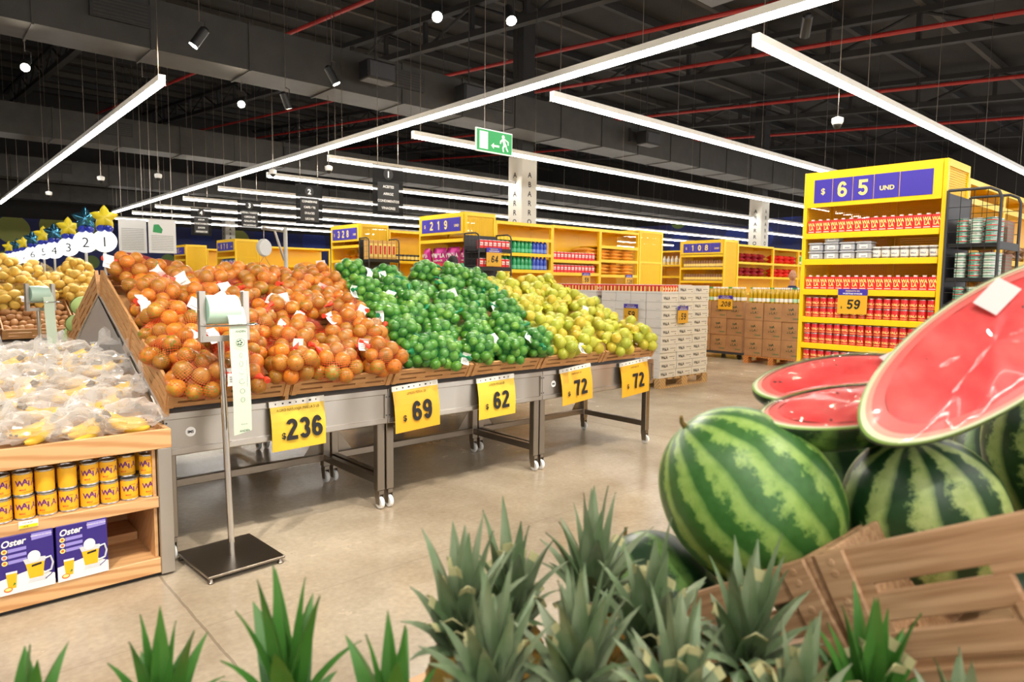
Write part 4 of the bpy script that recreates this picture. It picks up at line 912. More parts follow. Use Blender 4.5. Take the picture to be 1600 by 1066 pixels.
def brown_box():
    b = MB().box((0, 0, 0), (.3, .355, .335), CARDB, bev=.004)
    for i, (ch, yy, zz) in enumerate((('W', .2, .2), ('A', .155, .21), ('L', .195, .13), ('A', .15, .13))): b.text(ch, (-.001, yy, zz), (0, -1, 0), (0, 0, 1), .05, INKG, .03)
    b.disc((-.001, .24, .14), (0, -1, 0), (0, 0, 1), .012, INKG, 10); b.disc((-.001, .105, .14), (0, -1, 0), (0, 0, 1), .008, INKG, 10); b.disc((-.001, .105, .17), (0, -1, 0), (0, 0, 1), .008, INKG, 10)
    b.box((-.001, .03, .05), (0, .15, .075), mat('print_olive', (110, 112, 74), .7)); b.box((-.0012, 0, .165), (0, .355, .167), mat('board_dark', (140, 102, 66), .8))
    return tag(obj('brown_carton_box', b), '', 'carton box', 'brown printed boxes on pallets')
bb = Copies(brown_box()); rng = random.Random(3)
for p, (x, y) in enumerate(((12.0, 5.55), (12.3, 6.85))):
    for r in range(3):
        for c in range(3): bb((x+.01+rng.uniform(-.015, .015), y+.005+c*.365, .147+r*.338), f'brown printed box, {ORD(c)} across in the {ORD(r)} layer of the {("nearer", "farther")[p]} pallet')
        if p: 
            for d in (1, 2): bb((x+.01+d*.31, y+.005, .147+r*.338), f'brown box on the shaded side of the farther pallet, {ORD(d)} back in the {ORD(r)} layer')
OIL = mat('cooking_oil', (196, 160, 30), .15, coat=.5); CAPG = mat('cap_green', (40, 150, 70), .4); GLASSY = mat('pale_neck', (206, 216, 200), .2)
def bottle_mesh(name, body, cap, neck, label=WPLA, h=.29, r=.038):
    b = MB().lathe([(r*.9, 0), (r, .008), (r, h*.3), (r*.93, h*.34), (r, h*.38), (r, h*.62), (r*.75, h*.74)], body, 16); b.lathe([(r*.75, h*.74), (r*.42, h*.85), (r*.38, h*.92)], neck, 16); b.lathe([(r*.44, h*.9), (r*.44, h), (r*.36, h)], cap, 14)
    b.lathe([(r*1.015, h*.08), (r*1.015, h*.3)], label, 16, None, False); return b.mesh(name, True, 40)
for ci, capm in enumerate((WPLA, CAPG)):
    me = bottle_mesh('oil_bottle', OIL, capm, OIL, WPLA if ci == 0 else mat('label_mint', (170, 216, 180), .5)); o = tag(obj('oil_bottle', me), '', 'bottle', 'oil bottles on the brown boxes'); cp = Copies(o)
    for p, (x, y) in enumerate(((12.0, 5.55), (12.3, 6.85))):
        for r in range(2):
            for c in range(12):
                if ((c*7+r*3+p) % 5 in (2,)) != (ci == 1): continue
                cp((x+.06+r*.085, y+.06+c*.087, .147+3*.338), f'yellow oil bottle on the {("nearer", "farther")[p]} brown boxes, {ORD(c)} across in the {("front", "second")[r]} row')
# ------------------------------------------------------------------ small shelf signs
def shelf_sign(o, right, w, h, price, label, cat='price sign'):
    t = thing('shelf_price_sign', label, cat, o, math.atan2(right[1], right[0]), 'small yellow price signs')
    obj('card', MB().box((0, -.003, 0), (w, 0, h*.76), SIGNY), t); obj('header', MB().box((0, -.0035, h*.75), (w, 0, h), BLUE, bev=.001), t)
    l = MB().digits(price, (w*.53, -.0042, h*.2), (1, 0, 0), (0, 0, 1), h*.38, INK, .6, .18, .1, .12); l.text('$', (w*.14, -.0042, h*.22), (1, 0, 0), (0, 0, 1), h*.09, INK, .02)
    l.text('PRODUCTO EN', (w/2, -.0042, h*.895), (1, 0, 0), (0, 0, 1), h*.055, CREAM, .02); l.text('NUESTRAS MARCAS', (w/2, -.0042, h*.79), (1, 0, 0), (0, 0, 1), h*.06, WHITE, .03); obj('lettering', l, t); return t
shelf_sign((6.478, 2.66, 1.24), (0, -1), .26, .23, '59', 'yellow 59 sign hung on the third shelf of the red can gondola')
shelf_sign((8.31, 5.655, .93), (1, 0), .26, .25, '59', 'yellow 59 sign on the front of the white carton pallet'); shelf_sign((7.945, 6.35, .95), (0, -1), .26, .25, '59', 'yellow sign on the long side of the white cartons, beside the citrus pile')
shelf_sign((12.28, 7.4, 1.0), (0, -1), .32, .28, '208', 'yellow 208 sign on the brown boxes below the oil bottles')
shelf_sign((9.2, 8.33, 1.47), (1, 0), .22, .22, '59', 'yellow 59 sign below the red packs of the second gondola'); shelf_sign((10.45, 8.33, 1.45), (1, 0), .22, .22, '128', 'yellow 128 sign below the orange bags of the second gondola'); shelf_sign((6.6, 7.93, 1.74), (1, 0), .3, .28, '64', 'yellow 64 sign on the black rack of the second gondola')

# ------------------------------------------------------------------ yellow gondolas
def endcap(x, y0, y1, zt, price, shelves, label, unit='UND', header=True, zb=.1, depth=.62):
    w = y1-y0; t = thing('gondola_endcap', label, 'gondola', (x, y0, 0), 0, 'yellow gondola endcaps')
    for yy, nm in ((0, 'side_panel'), (w-.035, 'side_panel')):
        obj(nm, MB().box((0, yy, 0), (.045, yy+.035, zt), YEL, bev=.003).box((depth-.04, yy, 0), (depth, yy+.035, zt), YEL).box((.045, yy, zt-.06), (depth-.04, yy+.035, zt), YEL).box((.045, yy+.012, .05), (depth-.04, yy+.022, zt-.06), YELP), t)
    obj('top_panel', MB().box((0, .035, zt-.04), (depth, w-.035, zt), YEL), t)
    obj('back_panel', MB().box((depth-.03, .035, .1), (depth-.022, w-.035, zt-.04), YELP).box((depth-.035, w*.48, .1), (depth-.015, w*.48+.05, zt-.04), YEL).box((depth-.035, .035, zt-.5), (depth-.015, w-.035, zt-.44), YEL), t)
    obj('base', MB().box((.02, .035, 0), (depth, w-.035, .12), YEL), t)
    for z in shelves: obj('shelf', MB().box((-.012, .037, z-.05), (.012, w-.037, z+.004), YEL, bev=.003).box((.012, .037, z-.03), (depth-.04, w-.037, z), YEL), t)
    if header:
        hb = obj('header_board', MB().box((-.01, .036, zt-.33), (.02, w-.036, zt-.035), YEL), t)
        pn = MB(); W_ = w-.2; gap = .006; xs = [0, .17, .35, .53, .74, 1]
        for a, b in zip(xs[:-1], xs[1:]): pn.box((-.014, w-.1-b*W_+gap/2, zt-.29), (-.01, w-.1-a*W_-gap/2, zt-.075), BLUE)
        obj('price_panel', pn, hb); l = MB(); R = (0, -1, 0); U = (0, 0, 1)
        l.text('$', (-.0148, w-.1-.085*W_, zt-.21), R, U, .055, CREAM, .02)
        n = len(price)
        for i, ch in enumerate(price): l.digits(ch, (-.0148, w-.1-(.26+i*(.18 if n < 3 else .185))*W_, zt-.25), R, U, .14, CREAM, .6, .18)
        l.text(unit, (-.0148, w-.1-(.64 if n < 3 else .9)*W_, zt-.22), R, U, .04, CREAM, .03); obj('lettering', l, hb)
    return t
def bay(x0, x1, y0, zt, shelves, label, depth=1.2, cap=False, top=True):
    t = thing('gondola_bay', label, 'gondola', (x0, y0, 0), 0, 'yellow gondola bays'); L = x1-x0
    for x in (0, L-.03): obj('upright_post', MB().box((x, 0, 0), (x+.03, .05, zt), YEL).box((x, .05, zt-.06), (x+.03, .55, zt), YEL), t)
    obj('back_panel', MB().box((0, .55, .1), (L, .56, zt), YEL), t); obj('base', MB().box((.03, .04, 0), (L-.03, .55, .12), YEL), t)
    if top: obj('top_rail', MB().box((.03, .0, zt-.05), (L-.03, .04, zt), YEL).box((.03, .04, zt-.02), (L-.03, .55, zt-.01), YEL), t)
    for z in shelves: obj('shelf', MB().box((.03, .0, z-.05), (L-.03, .02, z+.004), YEL).box((.03, .02, z-.025), (L-.03, .55, z), YEL), t)
    return t
SH = (1.99, 1.745, 1.46, 1.195, .945, .69, .43)
endcap(6.5, 1.83, 3.035, 2.567, '65', SH, 'large yellow gondola endcap with the 65 price header, full of red cans')
bay(7.13, 8.36, 1.83, 2.47, (2.3, 1.78, 1.5, 1.2, .8), 'yellow gondola bay next behind the red can endcap'); bay(8.365, 9.6, 1.83, 2.47, (2.3, 1.78, 1.5, 1.2, .8), 'yellow gondola bay second behind the red can endcap'); bay(9.6, 11.2, 1.83, 2.47, (1.78, 1.5, 1.2, .8), 'yellow gondola bay third behind the red can endcap'); bay(11.205, 14.2, 1.83, 2.47, (1.78, 1.5, 1.2, .8), 'yellow gondola bay fourth behind the red can endcap')
endcap(6.5, 8.325, 9.58, 2.58, '219', (2.17, 1.74, 1.4, 1.0, .6), 'yellow gondola endcap with the 219 price header, full of pink snack bags')
endcap(6.5, 11.55, 12.74, 2.585, '328', (2.18, 1.9, 1.6, 1.2, .8), 'yellow gondola endcap with the 328 price header, full of yellow bags')
endcap(6.5, 18.06, 19.45, 2.56, '870', (2.1, 1.7, 1.2, .7), 'small yellow gondola endcap with the 870 price header, over the orange pile', 'UND')
endcap(6.5, 22.2, 23.4, 2.55, '95', (2.1, 1.7, 1.2, .7), 'farthest yellow gondola endcap with a dark price header, above the orange pile')
endcap(14.3, 8.5, 9.72, 2.55, '108', (2.2, 1.9, 1.58, 1.2, .8), 'yellow gondola endcap with the 108 price header beyond the white cartons')
endcap(14.9, 9.78, 11.0, 2.36, '', (2.0, 1.7, 1.3, .8), 'yellow shelf unit without header, beside the 108 endcap', header=False)
BX = (7.14, 8.43, 9.7, 10.855)
bay(BX[0], BX[1], 8.34, 2.49, (2.24, 1.985, 1.71, 1.3, .8), 'yellow bay of green and blue bottles behind the 219 endcap'); bay(BX[1]+.005, BX[2], 8.34, 2.5, (1.905, 1.68, 1.3, .8), 'yellow bay of red packs behind the 219 endcap'); bay(BX[2]+.005, BX[3], 8.34, 2.5, (2.2, 1.94, 1.66, 1.3, .8), 'yellow bay of orange bags behind the 219 endcap')
t = thing('gondola_end_panel', 'yellow perforated end cabinet closing the 219 gondola', 'gondola', (10.87, 8.34, 0)); obj('side_sheet', MB().box((.05, 0, 0), (.72, .012, 2.5), YELP), t); obj('frame', MB().box((0, -.01, 0), (.05, .03, 2.56), YEL).box((.72, -.01, 0), (.77, .03, 2.56), YEL).box((.05, -.01, 2.5), (.72, .03, 2.56), YEL).box((.05, -.01, 1.9), (.72, .02, 1.94), YEL), t); obj('top_sheet', MB().box((0, .03, 2.53), (.77, 1.2, 2.56), YEL), t); obj('end_sheet', MB().box((.75, .03, 0), (.77, 1.2, 2.53), YELP), t)
bay(7.14, 8.6, 11.56, 2.5, (1.9, 1.6, 1.2, .8), 'yellow bay of cans behind the 328 endcap'); bay(8.605, 10.6, 11.56, 2.5, (1.9, 1.6, 1.2), 'yellow bay second behind the 328 endcap'); bay(8.2, 9.6, 14.8, 2.3, (1.95, 1.6, 1.2), 'low yellow bay of small packs between the 328 and 870 endcaps'); bay(9.605, 11.4, 14.8, 2.25, (1.86, 1.6, 1.2), 'low yellow bay of orange packs between the 328 and 870 endcaps')
bay(14.95, 16.7, 8.52, 2.47, (2.05, 1.7, 1.3, .8), 'yellow bay of dark red bags behind the 108 endcap'); bay(16.705, 18.1, 8.52, 2.45, (2.05, 1.7, 1.3), 'yellow bay of bright red bags behind the 108 endcap'); bay(18.105, 19.6, 8.52, 2.45, (2.05, 1.7, 1.3), 'yellow bay of green bottles behind the 108 endcap'); bay(7.14, 9.2, 18.08, 2.4, (1.9, 1.5), 'yellow bay behind the 870 endcap'); bay(7.14, 9.2, 22.22, 2.45, (1.9, 1.5), 'yellow bay behind the farthest endcap')
# black wire racks hooked beside the endcaps
def rack(x0, x1, y0, y1, zt, shelves, label):
    t = thing('wire_rack', label, 'rack', (x0, y0, 0), 0, 'black wire racks'); L, w = x1-x0, y1-y0
    for x in (0, L):
        f = MB().tube([(x, 0, 0), (x, 0, zt-.08), (x, .02, zt-.03), (x, .08, zt), (x, w, zt)], .012, DGREY, 8); f.tube([(x, w, 0), (x, w, zt)], .012, DGREY, 8)
        for q in range(1, 4): f.tube([(x, w*q/4, .1), (x, w*q/4, zt-.005)], .0025, BLACK, 4)
        for q in range(int(zt/.1)-1): f.tube([(x, 0, .15+q*.1), (x, w, .15+q*.1)], .0025, BLACK, 4)
        obj('end_frame', f, t, True)
    obj('back_panel', MB().box((0, w-.006, .05), (L, w, zt-.02), DGREY), t)
    for z in shelves: obj('shelf', MB().box((.012, .0, z-.03), (L-.012, w-.006, z), BLACK).box((0, -.008, z-.05), (L, .0, z+.012), BLACK), t)
    return t
rack(6.47, 7.1, 1.44, 1.81, 2.29, (1.855, 1.575, 1.295, .95, .6), 'black wire rack of small cans beside the red can endcap'); rack(6.47, 7.12, 7.95, 8.3, 2.24, (2.0, 1.72, 1.4, .9), 'black wire rack with red packs beside the pink snack endcap'); rack(6.47, 7.12, 11.18, 11.53, 2.3, (1.9, 1.5, .9), 'black wire rack with biscuit boxes beside the yellow bag endcap')

# ------------------------------------------------------------------ goods on the shelves
def rd(mb, name, cat, group, smooth=True): return Copies(tag(obj(name, mb.mesh(name, smooth, 35)), '', cat, group))
b = MB().box((-.034, -.034, 0), (.034, .034, .122), REDP, bev=.003); b.lathe([(.016, .122), (.016, .136), (.0, .137)], WPLA, 12)
for i, (ch, zz) in enumerate((('WA', .07), ('LA', .035))): b.text(ch, (-.0346, 0, zz), (0, -1, 0), (0, 0, 1), .034, CREAM, .03, .8)
b.box((-.0344, -.026, .014), (-.034, .026, .02), WPLA)
ct = rd(b, 'red_carton', 'carton', 'red cartons on the 65 endcap', False)
for s, z in ((0, SH[0]), (2, SH[2])):
    for c in range(16): ct((6.545, 2.955-c*.0705, z), f'red capped carton on the {ORD(s)} shelf of the 65 endcap, {ORD(c)} along')
b = MB().lathe([(.03, 0), (.0325, .003), (.0325, .09), (.03, .094), (.031, .0955), (.028, .0955), (.0, .093)], REDC, 18); b.lathe([(.0328, .0), (.0332, .002), (.0328, .004)], SILV, 18, None, False); b.lathe([(.0328, .089), (.0332, .091), (.0318, .0945), (.028, .096), (0, .0945)], SILV, 18, None, False); b.text_round('WALA', .0329, .034, .022, CREAM, PI, .03); b.lathe([(.0327, .016), (.0327, .02)], CREAM, 18, None, False)
cn = rd(b, 'red_can', 'can', 'red cans on the 65 endcap'); rng = random.Random(5)
for s in (3, 4, 5, 6):
    for c in range(16):
        for k in range(2): cn((6.54+rng.uniform(-.004, .004), 2.955-c*.0705, SH[s]+k*.0965), f'red can on the {ORD(s)} shelf of the 65 endcap, {("lower", "upper")[k]} layer, {ORD(c)} along', rot=(0, 0, rng.uniform(-.5, .5)))
GREYT = mat('grey_tub', (176, 178, 186), .3); LABG = mat('label_grey', (120, 122, 150), .5)
t = thing('food_container', '', 'container', group='clear food containers'); obj('tub', MB().box((-.06, -.065, 0), (.06, .065, .062), GREYT, bev=.01), t); obj('lid', MB().box((-.064, -.069, .062), (.064, .069, .075), GREYT, bev=.003).box((-.06, -.06, .075), (.06, .06, .079), GREYT), t); obj('label_strip', MB().box((-.0612, -.035, .015), (-.06, .035, .05), WPLA).box((-.0616, -.025, .022), (-.0612, .02, .03), LABG), t)
fc = Copies(t)
for c, n in enumerate((2, 3, 2, 2)):
    for k in range(n): fc((6.57, 2.905-c*.145, SH[1]+k*.08), f'lidded food box on the second shelf of the 65 endcap, {ORD(c)} stack, {ORD(k)} up')
t = thing('round_tub', '', 'tub', group='round clear tubs'); obj('tub', MB().lathe([(.04, 0), (.045, .004), (.05, .1), (.05, .105)], CLEAR, 20), t, True, 35); obj('lid', MB().lathe([(.053, .1), (.053, .113), (.0, .114)], WPLA, 20), t, True, 35); obj('label_strip', MB().lathe([(.0468, .02), (.0505, .08)], WPLA, 20, RZ(0), False).text_round('WALA', .051, .04, .016, LABG, PI, .03), t, True)
rt_ = Copies(t)
for c in range(7): rt_((6.56, 2.37-c*.072*1.06, SH[1]), f'round white-lidded tub on the 65 endcap, {ORD(c)} from the food boxes', scale=(.72, .72, .95))
GCAN = mat('can_green', (96, 168, 140), .35); TUNA = mat('can_pale', (206, 214, 200), .35)
for gi, (bm, sm) in enumerate(((GCAN, REDI), (TUNA, GCAN))):
    b = MB().lathe([(.038, 0), (.04, .002), (.04, .039), (.038, .041), (0, .0405)], SILV, 16); b.lathe([(.0402, .004), (.0402, .037)], bm, 16, None, False); b.lathe([(.0404, .014), (.0404, .022)], sm, 16, None, False); b.text_round('WALA', .0406, .022, .011, WPLA, PI*1.25, .03)
    tc_ = rd(b, 'small_can', 'can', 'small stacked cans on the black rack')
    for s, z in enumerate((1.855, 1.575, 1.295)):
        for cx in range(3):
            for cy in range(3):
                if (cx+cy+s) % 2 != gi: continue
                for k in range(5): tc_((6.54+cx*.1, 1.51+cy*.1, z+k*.0415), f'small can in the {ORD(cx)} rank, {ORD(cy)} file, {ORD(k)} up on the rack\'s {ORD(s)} shelf')
b = MB().box((0, 0, 0), (.22, .3, .2), mat('carton_tan', (150, 110, 96), .7))
for q in range(7): b.box((-.001, -.001, .012+q*.027), (.221, .3, .016+q*.027), mat('stripe_teal', (110, 150, 130), .6)); 
sc = rd(b, 'shrink_pack', 'pack', 'striped can packs on the black rack', False)
for s, z in enumerate((1.855, 1.575, 1.295)): sc((6.86, 1.47, z), f'striped shrink pack on the {ORD(s)} shelf of the rack beside the red can endcap')
def pouch(m, w, d, h, seed=0, m2=None):
    r = random.Random(seed); b = MB(); nx, nz = 8, 8; vs = []
    for s in (-1, 1):
        for i in range(nz+1):
            for j in range(nx+1):
                u, v = j/nx*2-1, i/nz*2-1; t_ = (1-u**4)*(1-v**4); vs.append((s*d/2*t_*(1+.2*math.sin(5*u+seed)*math.cos(4*v)), u*w/2*(1-.06*(1-abs(v))), (v+1)/2*h))
    n1 = (nx+1)*(nz+1); fs = []
    for s in range(2):
        for i in range(nz):
            for j in range(nx): a = s*n1+i*(nx+1)+j; q = (a, a+1, a+nx+2, a+nx+1); fs.append(q if s else q[::-1])
    b.add(vs, fs, m)
    if m2: b.text('WALA', (-d/2*1.0-.004, 0, h*.5), (0, -1, 0), (0, 0, 1), h*.22, m2, .04, .9); b.text('SNACK', (-d/2*1.0-.004, 0, h*.3), (0, -1, 0), (0, 0, 1), h*.1, m2, .03)
    return b
PINK = mat('bag_pink', (204, 40, 150), .25, coat=.4); GOLDB = mat('bag_gold', (236, 172, 44), .3); ORB = mat('bag_orange', (255, 196, 96), .35); DRED = mat('bag_dark_red', (150, 24, 40), .35); BRED = mat('bag_red', (222, 40, 36), .35); BEAN = mat('bag_brown', (150, 116, 92), .4); BLUB = mat('bag_blue', (60, 110, 200), .35)
sb = rd(pouch(PINK, .24, .12, .31, 1, WPLA), 'snack_bag', 'bag', 'pink snack bags on the 219 endcap')
for s, z in enumerate((1.742, 1.402)):
    for c in range(6): sb((6.6+(c % 2)*.06, 9.43-c*.19, z), f'pink snack bag on the {("upper", "lower")[s]} shelf of the 219 endcap, {ORD(c)} from its far post', rot=(0, -.1, (c*1.7 % .5)-.25))
gb = rd(pouch(GOLDB, .24, .07, .2, 2).mesh and pouch(GOLDB, .24, .07, .2, 2), 'yellow_bag', 'bag', 'yellow bags on the 328 endcap')
for s, z in enumerate((2.182, 1.902)):
    for c in range(4):
        for k in range(2): gb((6.72, 12.55-c*.265, z+.035+k*.06), f'yellow bag on the {("upper", "lower")[s]} shelf of the 328 endcap, {ORD(c)} along, {ORD(k)} up', rot=(0, PI/2, 0))
ob = rd(pouch(ORB, .3, .08, .4, 3), 'orange_bag', 'bag', 'orange bags in the 219 gondola')
for s, z in enumerate((2.202, 1.942, 1.662)):
    for c in range(3):
        for k in range(3 if s else 0): ob((BX[2]+.2+c*.37, 8.38, z+.04+k*.066), f'orange bag in the bay behind the 219 endcap, {ORD(s)} shelf, {ORD(c)} along, {ORD(k)} up', rot=(0, PI/2, PI/2))
for k in range(3): ob((BX[2]-.2, 8.38, 1.945+.04+k*.066), f'orange bag spilling over beside the red packs of the 219 gondola, {ORD(k)} up', rot=(0, PI/2, PI/2))
for nm_, m_, cols in (('green_bottle', mat('drink_green', (30, 160, 96), .2, coat=.4), range(9)), ('blue_bottle', mat('drink_blue', (40, 76, 190), .2, coat=.4), range(9, 13))):
    cp = Copies(tag(obj(nm_, bottle_mesh(nm_, m_, m_, m_, mat(nm_+'_label', (96, 196, 150) if nm_[0] == 'g' else (120, 150, 230), .4), .25, .041)), '', 'bottle', 'bottles in the 219 gondola'))
    for s, z in enumerate((1.987, 1.712)):
        for c in cols: cp((BX[0]+.09+c*.09, 8.41, z), f'{nm_.split("_")[0]} drink bottle on the {("upper", "lower")[s]} shelf behind the 219 endcap, {ORD(c)} along')
b = MB().box((-.04, -.03, 0), (.04, .03, .13), REDP, bev=.003).box((-.03, -.0312, .05), (.03, -.03, .1), WPLA); b.text('WALA', (0, -.032, .062), (1, 0, 0), (0, 0, 1), .022, REDI, .03); b.box((-.03, -.02, .13), (.03, .02, .138), WPLA)
rp_ = rd(b, 'red_pack', 'pack', 'red packs in the 219 gondola', False)
for s, z in enumerate((1.907, 1.682)):
    for c in range(12): rp_((BX[1]+.1+c*.092, 8.4, z), f'red pack on the {("upper", "lower")[s]} shelf behind the 219 endcap, {ORD(c)} along')
for s, z in enumerate((2.002, 1.722)):
    for c in range(7): rp_((6.53+c*.088, 7.99, z), f'red pack on the {("upper", "lower")[s]} shelf of the black rack beside the 219 endcap, {ORD(c)} along')
b = MB().box((-.045, -.1, 0), (.045, .1, .36), mat('biscuit_tan', (226, 176, 96), .5), bev=.004).box((-.035, -.101, .05), (.035, -.1, .3), CREAM).box((-.02, -.102, .1), (.02, -.101, .26), REDI)
bk = rd(b, 'biscuit_box', 'box', 'biscuit boxes on the black rack', False)
for c in range(6): bk((6.54+c*.098, 11.32, 1.9), f'tan biscuit box on the black rack beside the 328 endcap, {ORD(c)} along')
b = MB()
for i in range(4):
    for k in range(1): b.lathe([(.03, 0), (.034, .004), (.034, .085), (.028, .1), (.03, .102), (.03, .118), (0, .118)], mat('jar_brown', (150, 104, 60), .4), 12, TR(0, -.105+i*.07, 0)); b.lathe([(.0345, .02), (.0345, .065)], CREAM, 12, TR(0, -.105+i*.07, 0), False)
b.box((-.035, -.14, .0), (.035, .14, .008), CARDB)
jp = rd(b, 'jar_pack', 'pack', 'packs of jars on the 108 endcap')
for s, z in enumerate((2.202, 1.902, 1.582)):
    for c in range(4 if s else 0): jp((14.36, 9.5-c*.275, z), f'pack of brown jars on the {ORD(s)} shelf of the 108 endcap, {ORD(c)} along', scale=(1, 1, 1.4))
for c in range(4): jp((14.36, 9.5-c*.275, 2.202), f'pack of brown jars on the top shelf of the 108 endcap, {ORD(c)} along', scale=(1, 1, 1.4))
for nm_, m_, x0 in (('dark_red_bag', DRED, 15.1), ('bright_red_bag', BRED, 16.8)):
    cp = rd(pouch(m_, .3, .12, .22, 5), nm_, 'bag', 'red bags behind the 108 endcap')
    for s, z in enumerate((2.052, 1.702)):
        for c in range(4):
            for k in range(2): cp((x0+.2+c*.34, 8.6, z+.06+k*.1), f'{nm_.split("_")[0]} red bag behind the 108 endcap, {("upper", "lower")[s]} shelf, {ORD(c)} along, {("bottom", "top")[k]}', rot=(0, PI/2, PI/2))
cp = Copies(tag(obj('green_bottle', bottle_mesh('green_bottle', mat('drink_green', (30, 160, 96), .2), REDI, GLASSY, WPLA, .3, .045)), '', 'bottle', 'green bottles behind the 108 endcap'))
for c in range(9): cp((18.2+c*.13, 8.6, 2.052), f'green bottle on the upper shelf at the far end of the 108 gondola, {ORD(c)} along')
wb2 = Copies(tag(obj('white_bottle', bottle_mesh('white_bottle', WPLA, WPLA, WPLA, CREAM, .22, .045)), '', 'bottle', 'white bottles beside the 108 endcap'))
for c in range(9): wb2((14.97, 10.9-c*.125, 2.002), f'white bottle on the shelf unit beside the 108 endcap, {ORD(c)} along')
bn = rd(pouch(BEAN, .3, .1, .2, 6), 'brown_bag', 'bag', 'brown bags behind the red can endcap')
for s, z in enumerate((1.782, 1.502, 1.202)):
    for c in range(8):
        for k in range(2): bn((8.55+c*.33, 1.9, z+.05+k*.085), f'brown bag on the {ORD(s)} shelf behind the red can endcap, {ORD(c)} along, {("bottom", "top")[k]}', rot=(0, PI/2, PI/2))
blb = rd(pouch(BLUB, .3, .1, .3, 7, WPLA), 'blue_bag', 'bag', 'blue bags on the 870 endcap')
for c in range(4): blb((6.62, 19.2-c*.31, 2.102-.3), f'blue bag on the 870 endcap, {ORD(c)} from its far post')
dc = rd(MB().lathe([(.04, 0), (.042, .003), (.042, .125), (.04, .128), (0, .127)], mat('can_dark', (60, 56, 50), .4), 14).lathe([(.0425, .03), (.0425, .09)], CREAM, 14, None, False), 'dark_can', 'can', 'dark cans behind the 328 endcap')
for c in range(14): dc((7.24+c*.092, 11.62, 1.902), f'dark can with pale label behind the 328 endcap, {ORD(c)} along')
for c in range(15): rp_((9.7+c*.108, 14.86, 1.862), f'red pack on the low bay beyond the 328 endcap, {ORD(c)} along')
for c in range(12): rp_((8.3+c*.105, 14.86, 1.952), f'red pack on the next low bay beyond the 328 endcap, {ORD(c)} along')

# ------------------------------------------------------------------ checkouts far behind
BALY = mat('balloon_yellow', (238, 216, 40), .3, coat=.5); BALB = mat('balloon_foil', (70, 130, 160), .12, .9); BALN = mat('balloon_navy', (40, 60, 190), .3, coat=.4); DISC = mat('sign_disc', (246, 248, 250), .5, emit=.7)
def star_mb(R, m):
    b = MB(); n = 10; out = []
    for i in range(n*3):
        a = 2*PI*i/(n*3)+PI/2; q = i % 6; rr = R*(1-.44*((q if q <= 3 else 6-q)/3)**.8); out.append((rr*math.cos(a), rr*math.sin(a)))
    N = len(out); vs = []; K = (1, .8, .5, .2)
    for s in (-1, 1):
        for k in K: vs += [(x*k, s*R*.32*math.sqrt(1-k*k)*(1.0), y*k) for x, y in out]
    vs += [(0, -R*.33, 0), (0, R*.33, 0)]; fs = []
    for s in range(2):
        for j in range(3):
            for i in range(N): a = (s*4+j)*N+i; c = (s*4+j)*N+(i+1) % N; q = (a, c, c+N, a+N); fs.append(q if s == 0 else q[::-1])
        for i in range(N): a = (s*4+3)*N+i; c = (s*4+3)*N+(i+1) % N; f = (a, c, 8*N+s); fs.append(f if s == 0 else f[::-1])
    return b.add(vs, fs, m)
for k, (x, y, pyc, pr_) in enumerate(((2.49, 12.75, 2.1, .18), (2.31, 13.25, 2.1, .18), (2.455, 15.76, 2.1, .18), (2.52, 17.9, 2.1, .185), (2.47, 19.0, 2.1, .18), (2.54, 21.4, 2.1, .19), (2.68, 24.3, 2.1, .19), (2.70, 26.1, 2.1, .2), (2.71, 28.3, 2.1, .2))):
    t = thing('checkout_sign', f'round white checkout sign {k+1} on a thin post, {ORD(k)} from the citrus table', 'checkout sign', (x, y, 0), -.18, 'round checkout signs')
    obj('post', MB().tube([(0, .03, 0), (0, .03, 2.2)], .022, OFFW, 10), t, True); obj('disc', MB().lathe([(pr_-.004, -.015), (pr_, -.012), (pr_, .012), (pr_-.004, .015)], DISC, 40, TR(0, 0, pyc) @ RX(PI/2)), t)
    obj('number', MB().text(str(k+1), (0, -.0165, pyc-.09), (1, 0, 0), (0, 0, 1), .17, INK, .0), t)
    s = thing('star_balloon', f'{("yellow", "blue foil")[k % 2]} star balloon tied above checkout sign {k+1}, {ORD(k)} from the citrus table', 'balloon', (x+.01, y, pyc+pr_+.2), -.18, 'star balloons over the checkouts')
    obj('star', star_mb(.21, BALB if k % 2 else BALY), s, True); 
    for q in (-1, 1): obj('small_balloon', MB().lathe([(.001, -.07), (.045, -.05), (.07, 0), (.05, .045), (.001, .065)], BALN, 14, TR(q*.06, 0, -.17) @ RY(q*.9)), s, True)
    if k in (0, 2, 4, 6):
        c = thing('checkout_counter', f'grey checkout counter below round sign {k+1}, {ORD(k//2)} along the row', 'checkout counter', (x-1.6, y+.1, 0), 0, 'checkout counters')
        obj('body', MB().box((-1.0, -.3, 0), (1.0, .3, .85), mat('counter_grey', (150, 148, 150), .5), bev=.02), c); obj('belt', MB().box((-.9, -.25, .85), (.4, .25, .88), BLACK), c); obj('monitor', MB().box((.6, -.03, 1.15), (1.0, .03, 1.45), OFFW, bev=.01).box((.63, -.034, 1.2), (.97, -.03, 1.42), BLACK).tube([(.8, 0, .85), (.8, 0, 1.2)], .02, OFFW, 8), c)
        obj('rack_of_sweets', MB().box((-1.0, -.45, .2), (0, -.32, 1.25), REDP), c)
t = thing('hanging_scale', 'round white dial scale hung from a grey arm behind the orange pile', 'scale', (3.6, 8.45, 0))
obj('post', MB().tube([(.08, 0, 0), (.08, 0, 2.17)], .025, OFFW, 10), t, True); obj('arm', MB().tube([(.08, 0, 2.12), (-.22, 0, 2.14)], .018, STEEL, 8).tube([(.06, 0, 1.75), (-.06, 0, 2.12)], .016, STEEL, 8), t, True)
